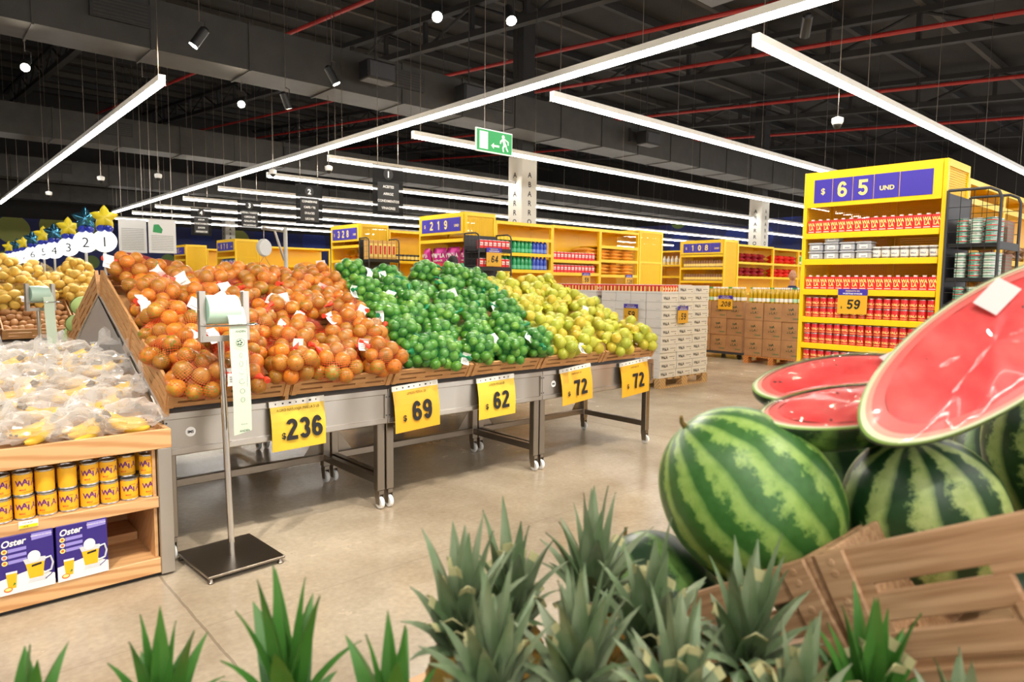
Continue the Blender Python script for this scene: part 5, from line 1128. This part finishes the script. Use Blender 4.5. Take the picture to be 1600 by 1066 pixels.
obj('dial', MB().lathe([(.001, -.03), (.1, -.03), (.11, -.015), (.11, .015), (.1, .03), (.001, .03)], WPLA, 32, TR(-.2, 0, 1.9) @ RZ(.4) @ RX(PI/2)), t, True, 40); obj('hook', MB().tube([(-.2, 0, 2.13), (-.2, 0, 2.0)], .006, STEELD, 6), t)
obj('pan', MB().lathe([(.001, 0), (.12, .01), (.16, .05), (.155, .052), (.11, .02), (.001, .012)], STEEL, 28, TR(-.2, 0, 1.5)).tube([(-.2, 0, 1.8), (-.35, 0, 1.55)], .003, STEELD, 5).tube([(-.2, 0, 1.8), (-.05, 0, 1.55)], .003, STEELD, 5), t, True)
# ------------------------------------------------------------------ melon display at the camera's side
def at(px, py, depth): return Vector((0, 0, CH)) + (_f + _r*((px-800)/FPX) - _u*((py-533)/FPX))*depth
A1, A2 = math.radians(33), math.radians(28); CW = .62
def melon_crate(label, w, d, h, M):
    t = thing('melon_crate', label, 'crate', (0, 0, 0), 0, 'wooden melon crates'); t.matrix_world = M
    for nm, T, L in (('front_wall', TR(0, 0, 0), w), ('back_wall', TR(w, d, 0) @ RZ(PI), w), ('side_wall', TR(0, d, 0) @ RZ(-PI/2), d), ('side_wall', TR(w, 0, 0) @ RZ(PI/2), d)):
        b = MB(); g = .012; hs = [0, .042, .09, .138, h]
        for i in range(4):
            z0, z1 = hs[i]+(g if i else 0), hs[i+1]
            if i == 2 and L > .45:
                b.box((0, 0, z0), (L*.36, .012, z1), OAKD, T, .002); b.box((L*.64, 0, z0), (L, .012, z1), OAKD, T, .002)
                b.box((L*.34, -.004, z0-.016), (L*.66, .012, z0+.006), OAKD, T, .003)
            else: b.box((0, 0, z0), (L, .012, z1), OAKD, T, .002)
            if i:
                for c in (0, L*.33, L*.62, L-.05): b.box((c, .001, z0-g-.001), (c+.06 if c+.06 < L else L, .011, z0+.001), OAKD, T)
        for x in (0, L-.042):
            b.box((x, -.008, 0), (x+.042, .001, h), OAKD, T, .002)
            for z in (.02, .04, .075, .093, .12, .135, .172, .187): b.lathe([(.0055, 0), (.004, .0012)], OAKD, 10, T @ TR(x+.02, -.008, z) @ RX(PI/2))
        obj(nm, b, t)
    obj('bottom', MB().box((.012, .012, 0), (w-.012, d-.012, .012), OAKD), t)
    return t
XM = .92
def frame(y, z, a): return TR(XM+CW, y, z) @ RZ(PI) @ RX(a)
melon_crate('wooden slatted crate under the uncut melons, lower one on the melon stand', CW, .6, .2, frame(.799, .625, A1))
melon_crate('wooden slatted crate with a handle slot, upper one on the melon stand', CW, .6, .2, frame(.296, .953, A2))
t = thing('melon_stand', 'sloped steel stand carrying the melon crates', 'display stand', (0, 0, 0))
obj('sloped_top', MB().prism([(.92, .53), (.92, .51), (.30, .9), (-.24, 1.19), (-.24, 1.215), (.295, .935), (.30, .93)], XM+.02, XM+CW-.02, STEELV), t)
for x in (XM+.06, XM+CW-.1):
    for y, zt in ((.82, .56), (-.2, 1.17)): obj('leg', MB().box((x, y, 0), (x+.05, y+.05, zt), STEELD), t)
    obj('side_bar', MB().box((x, -.2, .2), (x+.05, .87, .25), STEELD), t)

def melon_mat(name, dark, light, nb, thr):
    m = mat(name, dark, .4); t = m.node_tree; N = t.nodes; L = t.links; b = N['Principled BSDF']
    tc = N.new('ShaderNodeTexCoord'); sp = N.new('ShaderNodeSeparateXYZ'); L.new(tc.outputs['Object'], sp.inputs[0])
    def M(op, a, v=None):
        n = N.new('ShaderNodeMath'); n.operation = op
        for i, q in enumerate((a, v)):
            if q is None: continue
            if isinstance(q, (int, float)): n.inputs[i].default_value = q
            else: L.new(q, n.inputs[i])
        return n.outputs[0]
    def noise(s, d, r=.5):
        n = N.new('ShaderNodeTexNoise'); n.inputs['Scale'].default_value = s; n.inputs['Detail'].default_value = d; n.inputs['Roughness'].default_value = r; L.new(tc.outputs['Object'], n.inputs['Vector']); return n.outputs['Fac']
    ang = M('ARCTAN2', sp.outputs[1], sp.outputs[0])
    n1, n2, n3 = noise(11, 3), noise(46, 6, .7), noise(60, 3)
    ph = M('ADD', M('MULTIPLY', ang, nb), M('ADD', M('MULTIPLY', M('SUBTRACT', n1, .5), 3.0), M('MULTIPLY', M('SUBTRACT', n2, .5), 3.6)))
    s = M('ADD', M('SINE', ph), M('MULTIPLY', M('SUBTRACT', n2, .5), 4.))
    rp = N.new('ShaderNodeValToRGB'); e = rp.color_ramp.elements; e.new(.5)
    e[0].position, e[1].position, e[2].position = thr-.08, thr+.02, thr+.3
    e[0].color = (*lin(dark), 1); e[1].color = (*lin(tuple((a+c)/2 for a, c in zip(dark, light))), 1); e[2].color = (*lin(light), 1)
    L.new(M('ADD', M('MULTIPLY', s, .33), .5), rp.inputs[0])
    mx = N.new('ShaderNodeMix'); mx.data_type = 'RGBA'; mx.blend_type = 'MULTIPLY'; mx.inputs[0].default_value = .6; L.new(rp.outputs[0], mx.inputs[6])
    r2 = N.new('ShaderNodeValToRGB'); r2.color_ramp.elements[0].position = .35; r2.color_ramp.elements[1].position = .6; r2.color_ramp.elements[0].color = (.62, .72, .5, 1); L.new(n3, r2.inputs[0]); L.new(r2.outputs[0], mx.inputs[7]); L.new(mx.outputs[2], b.inputs['Base Color'])
    return m
MEL1 = melon_mat('melon_rind_bright', (58, 106, 46), (148, 180, 92), 14, .5); MEL2 = melon_mat('melon_rind_pale', (30, 66, 34), (172, 190, 120), 10, .44); MEL3 = melon_mat('melon_rind_dark', (26, 58, 30), (104, 140, 70), 9, .58)
def melon(c, axis, a, r, m, label, roll=0.):
    t = thing('watermelon', label, 'watermelon', c, 0, None); q = Vector(axis).normalized().to_track_quat('Z', 'Y').to_matrix().to_4x4()
    t.matrix_world = TR(*c) @ q @ RZ(roll)
    pr = [(max(.0015, r*math.sin(PI*i/28)*(1+.02*math.cos(2*PI*i/28))), -a*math.cos(PI*i/28)) for i in range(29)]; pr[-1] = (.0015, a-.006); pr[-2] = (pr[-2][0], a-.003)
    obj('rind', MB().lathe(pr, m, 48), t, True)
    obj('stem_stub', MB().tube([(0, 0, a-.008), (.003, 0, a+.006), (.012, .004, a+.014)], [.006, .004, .003], mat('dry_stem', (120, 96, 50), .8), 8), t, True)
    return t
melon(at(1172, 778, 1.14), (-.30, .52, .62), .162, .142, MEL1, 'large bright green striped watermelon in the lower crate, whole and uncovered', .4)
melon(at(1443, 812, 1.12), (-.28, .10, .93), .145, .128, MEL2, 'whole watermelon with pale mottled stripes, behind the handle slot crate', .9)
melon(at(1672, 720, 1.16), (-.3, .3, .9), .16, .125, MEL2, 'whole watermelon cut off by the frame edge, beside the largest cut piece', .2)
melon(at(1030, 940, 1.24), (.1, .6, .6), .13, .115, MEL3, 'small dark watermelon low in the crate behind the pineapple crowns', 1.2)
melon(at(1330, 760, 1.4), (.5, .3, .4), .15, .12, MEL3, 'dark watermelon in the shade under the cut slices', .2)
melon(at(1590, 740, 1.42), (.2, .3, .8), .15, .12, MEL3, 'dark watermelon hidden behind the pale mottled one', 2.)
melon(at(1290, 905, 1.2), (.3, .6, .2), .14, .105, MEL3, 'watermelon underneath, glimpsed through the slats of the lower crate', 2.)
melon(at(1560, 935, 1.17), (.2, .5, .2), .13, .10, MEL3, 'watermelon underneath, glimpsed through the handle slot', .6)

FLESH = mat('melon_flesh', (224, 50, 54), .3, col2=(240, 92, 88), scale=14, detail=5, coat=.3, bump=.12); FLESHP = mat('melon_pale_flesh', (242, 170, 150), .4); FLESHM = mat('melon_flesh_light', (238, 104, 98), .4); PITH = mat('melon_pith', (232, 234, 196), .4); RIND = mat('melon_rind_cut', (150, 190, 92), .4); SEED = mat('melon_seed', (60, 30, 24), .4)
WRAP = plastic_film('cling_film', (250, 250, 250), .06, .06, .35, .12)
def wedge(c, major, normal, a, b_, dep, label, seed, stickers=()):
    """halved melon: flat red cut face looking along normal, rind bulging behind it"""
    mj = Vector(major).normalized(); n = Vector(normal); n = (n-mj*n.dot(mj)).normalized(); mn = n.cross(mj)
    t = thing('cut_watermelon', label, 'watermelon piece', (0, 0, 0), 0, None)
    t.matrix_world = Matrix(((mj.x, mn.x, n.x, c[0]), (mj.y, mn.y, n.y, c[1]), (mj.z, mn.z, n.z, c[2]), (0, 0, 0, 1)))
    rng = random.Random(seed); N_ = 72; from mathutils import noise as mn_; NZ = mn_.noise
    def ell(k, z): return [(a*k*math.cos(2*PI*i/N_), b_*k*math.sin(2*PI*i/N_)*1.0, z) for i in range(N_)]
    ks = [(.02, .006), (.3, .008), (.6, .006), (.8, .003)]; vs = []
    for k, z in ks: vs += [(x, y, z+.003*math.sin(x*60+seed)*math.sin(y*70)) for x, y, _ in ell(k, 0)]
    ring = lambda m: [(j*N_+i, j*N_+(i+1) % N_, (j+1)*N_+(i+1) % N_, (j+1)*N_+i) for j in range(m-1) for i in range(N_)]
    f = MB(); f.add(vs, [q[::-1] for q in ring(4)]+[tuple(range(N_))], FLESH)
    for _ in range(7):
        r_, th = rng.uniform(.35, .75), rng.uniform(0, 2*PI); x, y = a*r_*math.cos(th), b_*r_*math.sin(th); f.lathe([(.0005, .0), (.0025, .001), (.0005, .0022)], SEED, 6, TR(x, y, .005) @ RZ(th) @ Matrix.Diagonal((1.6, .9, 1, 1)))
    obj('flesh', f, t, True, 60)
    g = MB()
    for k0, k1, m in ((.8, .9, FLESHM), (.9, .945, FLESHP), (.945, .985, PITH), (.985, 1.0, RIND)): g.add(ell(k0, .003)+ell(k1, .001 if k1 < 1 else 0), [q[::-1] for q in ring(2)], m)
    obj('pale_rim', g, t, True)
    r = MB(); vs = []
    for j in range(11):
        ph = j/10*PI/2; vs += ell(max(.004, math.cos(ph)), -dep*math.sin(ph))
    r.add(vs, ring(11)+[tuple(range(10*N_, 11*N_))], MEL3); obj('rind', r, t, True)
    w = MB(); vs = []
    for j, (k, z) in enumerate(((.03, .014), (.2, .014), (.35, .013), (.5, .013), (.62, .012), (.75, .011), (.88, .009), (1.0, .006), (1.012, -.004))): vs += [(x, y, z+(.004*NZ(Vector((x*22, y*22, seed)))+.003*NZ(Vector((x*60, y*60, seed)))) * (j < 8)) for x, y, _ in ell(k, 0)]
    w.add(vs, [q[::-1] for q in ring(9)]+[tuple(range(N_))], WRAP); obj('cling_film', w, t, True)
    for (x, y, ww, hh, rz) in stickers: obj('label_sticker', MB().box((-ww/2, -hh/2, .0175), (ww/2, hh/2, .0182), mat('sticker', (214, 200, 198), .4), TR(x, y, 0) @ RZ(rz)), t)
    return t
R_, U_, F_ = _r, _u, _f
wedge(at(1312, 590, 1.28), R_*1+U_*.14+F_*.1, U_*.8-F_*.6+R_*.02, .172, .062, .07, 'rear cut watermelon piece under cling film, lying on the others behind', 3, [(.115, .012, .05, .032, .3)])
wedge(at(1330, 634, 1.14), R_*1+U_*.12+F_*.25, U_*.92-F_*.36, .172, .07, .075, 'middle cut watermelon piece seen almost edge on, above the large whole melon', 5)
wedge(at(1552, 538, 1.02), R_*1+U_*.64+F_*.15, U_*.6-F_*.78-R_*.1, .25, .088, .085, 'largest cut watermelon piece, propped highest at the frame edge with a white label', 7, [(.06, .05, .065, .036, .15)])

# ------------------------------------------------------------------ pineapples under the camera
t = thing('pineapple_table', 'low wooden table below the frame holding the pineapples', 'table', (0, 0, 0))
obj('table_top', MB().box((-.02, .06, .74), (.895, 1.0, .775), OAKI, bev=.004), t)
for x in (.03, .8):
    for y in (.1, .9): obj('leg', MB().box((x, y, 0), (x+.06, y+.06, .74), OAKI), t)
LEAF = mat('pineapple_leaf', (92, 118, 78), .48, col2=(140, 152, 122), scale=7, detail=4, stretch=(3, 3, 1)); LEAFD = mat('pineapple_leaf_bright', (52, 112, 34), .42, col2=(78, 122, 54), scale=6); LTIP = mat('pineapple_leaf_tip', (184, 180, 132), .6); PSKIN = mat('pineapple_skin', (176, 124, 44), .6, col2=(96, 92, 40), scale=22)
def pineapple(label, x, y, z, h, n, seed, leafm, spread=1., cut=.35, group='pineapples'):
    rng = random.Random(seed); t = thing('pineapple', label, 'pineapple', (x, y, z), 0, None)
    b = MB(); rows, k = 22, 28; vs = []; H = z-.776
    for i in range(rows+1):
        v = i/rows; R = .058*math.sin(PI*(.12+.78*v))**.45
        for q in range(k): vs.append(tuple(((R+.0035*math.cos(2*PI*(q/4+i/4))*math.cos(2*PI*(q/4-i/4)))*f for f in (math.cos(2*PI*q/k), math.sin(2*PI*q/k))))+(-H+H*v,))
    b.add(vs, [(i*k+q, i*k+(q+1) % k, (i+1)*k+(q+1) % k, (i+1)*k+q) for i in range(rows) for q in range(k)]+[tuple(range(k))[::-1], tuple(range(rows*k, (rows+1)*k))], PSKIN); obj('fruit_body', b, t, True)
    c = MB(); S_ = 7
    for i in range(n):
        v = i/(n-1); az = i*2.39996+rng.uniform(-.25, .25); L = h*(.42+.62*v**.7)*rng.uniform(.85, 1.1); out = (1.15*(1-v)**1.1+.10)*spread*rng.uniform(.8, 1.2); wd = (.0145+.0035*(1-abs(2*v-1)))*rng.uniform(.85, 1.15); trim = rng.random() < cut
        p = Vector((.018*(1-v)*math.cos(az), .018*(1-v)*math.sin(az), v*h*.22-.005)); ang = out*.75; vs = []; side = Vector((-math.sin(az), math.cos(az), 0)); dr = Vector((math.cos(az), math.sin(az), 0))
        for s in range(S_+1):
            u = s/S_; d = dr*math.sin(ang)+Vector((0, 0, 1))*math.cos(ang); nrm = dr*math.cos(ang)-Vector((0, 0, 1))*math.sin(ang)
            w = wd*((1-.25*u) if trim else (1-u**1.9)*1.05+.02)*(.75+.8*min(u*3, .35))
            vs += [p-side*w-nrm*(-.30*w), p+nrm*.0+Vector((0, 0, 0))-nrm*.25*w, p+side*w-nrm*(-.30*w), p+nrm*.0016-nrm*.25*w]
            p = p+d*(L*(.62 if trim else 1.)/S_); ang += out*.16*(.4+u)
        fs = []; tip = []
        for s in range(S_):
            a = s*4; g = [(a, a+1, a+5, a+4), (a+1, a+2, a+6, a+5), (a+2, a+3, a+7, a+6), (a+3, a, a+4, a+7)]; (tip if s == S_-1 else fs).extend(g)
        o = len(c.v); c.add(vs, fs+([] if trim else tip+[(S_*4, S_*4+1, S_*4+2, S_*4+3)])+[(3, 2, 1, 0)], leafm)
        if not trim: continue
        
        i0 = c.mi(LTIP); c.f += [tuple(o+q for q in f) for f in tip+[(S_*4, S_*4+1, S_*4+2, S_*4+3)]]; c.m += [i0]*(len(tip)+1)
    obj('crown', c, t, True)
    return t
pine = [  # px, py of the crown base, depth, height, leaves, leaf colour, label
 (252, 1140, .86, .135, 16, 1, .0, 'pineapple with five slim upright leaves, by the lower frame edge below the dispenser base'),
 (450, 1115, .86, .165, 15, 1, .0, 'pineapple with tall broad bright leaves in front of the bare floor'),
 (612, 1160, .82, .145, 12, 1, .0, 'pineapple showing one broad pointed leaf beside the dense crowns'),
 (40, 1165, .84, .12, 14, 1, .1, 'pineapple barely reaching into the frame corner below the banana counter'),
 (722, 1010, .93, .15, 38, 0, .35, 'pineapple with a dense grey-green crown, outermost of the crowded crowns towards the bare floor'),
 (800, 975, 1.03, .15, 34, 0, .5, 'pineapple crown with trimmed pale tips, behind the outermost dense crown'),
 (925, 945, 1.05, .155, 32, 0, .15, 'pineapple with the highest pointed crown, against the floor beside the small melon'),
 (770, 1105, .85, .15, 36, 0, .3, 'pineapple crown below the trimmed one at the lower frame edge'),
 (905, 1085, .86, .15, 36, 0, .4, 'pineapple crown in the middle of the crowded crowns at the lower frame edge'),
 (1015, 1015, .93, .15, 34, 0, .5, 'pineapple crown before the small dark melon'),
 (1165, 1045, .9, .155, 36, 0, .25, 'pineapple crown in front of the corner boards of the melon crate'),
 (1060, 1130, .8, .14, 32, 0, .5, 'pineapple crown low at the frame edge under the crate rail'),
 (1372, 1130, .83, .15, 30, 1, .4, 'pineapple crown at the lower frame edge before the handle slot crate'),
 (1240, 1155, .8, .13, 30, 0, .4, 'pineapple crown low before the crate corner boards'),
 (1540, 1165, .79, .13, 28, 0, .4, 'pineapple crown nearest the lower frame corner by the melon crate')]
for k, (px, py, dp, h, n, br, cut, lb) in enumerate(pine):
    p = at(px, py, dp); pineapple(lb, min(p.x, .84), p.y, p.z, h, n, 40+k, LEAFD if br else LEAF, .8 if br else 1., cut)

# ------------------------------------------------------------------ shoppers
def skin_body(nodes, edges, m, root):
    me = bpy.data.meshes.new('body'); me.from_pydata([n[:3] for n in nodes], edges, []); o = bpy.data.objects.new('body', me)
    COL.objects.link(o); md = o.modifiers.new('skin', 'SKIN'); md.use_smooth_shade = True
    for i, n in enumerate(nodes): me.skin_vertices[0].data[i].radius = (n[3], n[4] if len(n) > 4 else n[3])
    me.skin_vertices[0].data[root].use_root = True
    o.modifiers.new('sub', 'SUBSURF').levels = 1; o.modifiers['sub'].render_levels = 2; me.materials.append(m)
    return o
def person(x, y, rz, label, skin, shirt, trousers, hairm, hair=True):
    t = thing('person', label, 'person', (x, y, 0), rz)
    SK = mat('skin_'+skin[0], skin[1], .5)
    nodes = [(0, 0, .95, .13, .10), (0, .01, 1.15, .13, .10), (0, .01, 1.36, .15, .10), (0, .01, 1.46, .08, .07), (0, .0, 1.54, .055), (0, -.01, 1.62, .062)]
    ed = [(0, 1), (1, 2), (2, 3), (3, 4), (4, 5)]
    for s in (-1, 1):
        k = len(nodes); nodes += [(s*.17, .01, 1.41, .06), (s*.22, .02, 1.15, .045), (s*.23, -.06, .92, .035), (s*.23, -.08, .84, .04, .02)]; ed += [(2, k), (k, k+1), (k+1, k+2), (k+2, k+3)]
        for q in range(4): nodes.append((s*.23+(q-1.5)*.004, -.055-.018*q, .745+.008*abs(q-1.5), .0085)); ed.append((k+3, len(nodes)-1))
        nodes.append((s*.205, -.12, .80, .01)); ed.append((k+3, len(nodes)-1))
        k = len(nodes); nodes += [(s*.095, 0, .86, .09), (s*.1, -.005, .5, .06), (s*.1, .02, .1, .042), (s*.105, -.12, .045, .04, .03)]; ed += [(0, k), (k, k+1), (k+1, k+2), (k+2, k+3)]
    o = skin_body(nodes, ed, SK, 0); o.parent = t; o.name = 'body'
    h = MB(); rows, n = 18, 26; vs = []
    for i in range(rows+1):
        a = PI*i/rows
        for k in range(n):
            p = 2*PI*k/n; sx, sy, sz = .076*math.sin(a)*math.cos(p), .098*math.sin(a)*math.sin(p), .122*math.cos(a)
            if sz < 0: sx *= 1+.9*sz; sy *= 1+.5*sz*(1 if sy > 0 else 0)
            if sy < 0:
                f = -math.sin(p)*math.sin(a); g = math.exp(-(sx/.013)**2)
                sy -= g*.026*math.exp(-((sz+.02)/.022)**2)*f; sy += .008*math.exp(-((abs(sx)-.03)/.012)**2-((sz-.012)/.012)**2); sy -= .006*math.exp(-(sx/.022)**2-((sz+.062)/.008)**2); sy -= .004*math.exp(-((sz-.03)/.01)**2)*f
            vs.append((sx, sy, sz+1.70))
    h.add(vs, [(i*n+k, (i+1)*n+k, (i+1)*n+(k+1) % n, i*n+(k+1) % n) for i in range(rows) for k in range(n)], SK)
    for s in (-1, 1): h.lathe([(.002, -.012), (.018, -.008), (.024, 0), (.014, .006)], SK, 12, TR(s*.078, .012, 1.69) @ RY(s*1.35) @ Matrix.Diagonal((1.25, .75, 1, 1)))
    hd = obj('head', h, t, True)
    e = MB()
    for s in (-1, 1):
        e.lathe([(.001, -.011), (.008, -.008), (.011, 0), (.008, .008), (.001, .011)], WPLA, 10, TR(s*.03, -.079, 1.712)); e.disc((s*.03, -.0905, 1.712), (1, 0, 0), (0, 0, 1), .005, INK, 10); e.box((s*.03-.015, -.094, 1.73), (s*.03+.015, -.086, 1.735), hairm)
    e.box((-.022, -.0925, 1.636), (.022, -.086, 1.641), mat('lips', (140, 74, 66), .5)); obj('face_features', e, hd)
    hm = MB(); vs = []
    for i in range(9):
        a = PI*.5*i/8*(1.12 if hair else .1)
        for k in range(n): p = 2*PI*k/n; r = 1.08; lim = a*(.72 if math.sin(p) < -.2 else 1.05); vs.append((.078*r*math.sin(lim)*math.cos(p), .1*r*math.sin(lim)*math.sin(p)+.004, .125*r*math.cos(lim)+1.70))
    if hair: hm.add(vs, [(i*n+k, (i+1)*n+k, (i+1)*n+(k+1) % n, i*n+(k+1) % n) for i in range(8) for k in range(n)], hairm); obj('hair', hm, hd, True)
    prof = lambda pts: [(r, z) for r, z in pts]
    s = MB().lathe([(.15, .9), (.155, 1.1), (.165, 1.3), (.15, 1.4), (.09, 1.455), (.065, 1.49)], shirt, 22, Matrix.Diagonal((1.12, .8, 1, 1)), False)
    for q in (-1, 1): s.tube([(q*.14, .01, 1.41), (q*.2, .015, 1.3), (q*.222, .02, 1.14)], [.075, .068, .062], shirt, 14)
    obj('shirt', s, t, True)
    p = MB()
    for q in (-1, 1): p.tube([(q*.08, 0, .93), (q*.098, 0, .7), (q*.1, 0, .5), (q*.1, .015, .1)], [.105, .1, .08, .065], trousers, 16)
    obj('trousers', p, t, True)
    for q in (-1, 1): obj('shoe', MB().tube([(q*.102, .06, .05), (q*.103, .0, .055), (q*.106, -.09, .045), (q*.108, -.165, .035)], [.045, .05, .045, .025], BLACK, 12), t, True)
    return t
person(14.1, 6.75, -1.0, 'person with a shaved head standing behind the oil bottles, only the head showing', ('tan', (190, 138, 106)), mat('shirt_navy', (40, 50, 90), .8), mat('trousers_dark', (40, 40, 44), .8), mat('hair_dark', (40, 34, 32), .7), False)
person(5.25, 6.98, 2.6, 'person with dark hair standing behind the lime pile, only the crown of the head showing', ('brown', (150, 100, 74)), mat('shirt_navy', (40, 50, 90), .8), mat('trousers_dark', (40, 40, 44), .8), mat('hair_dark', (40, 34, 32), .7))
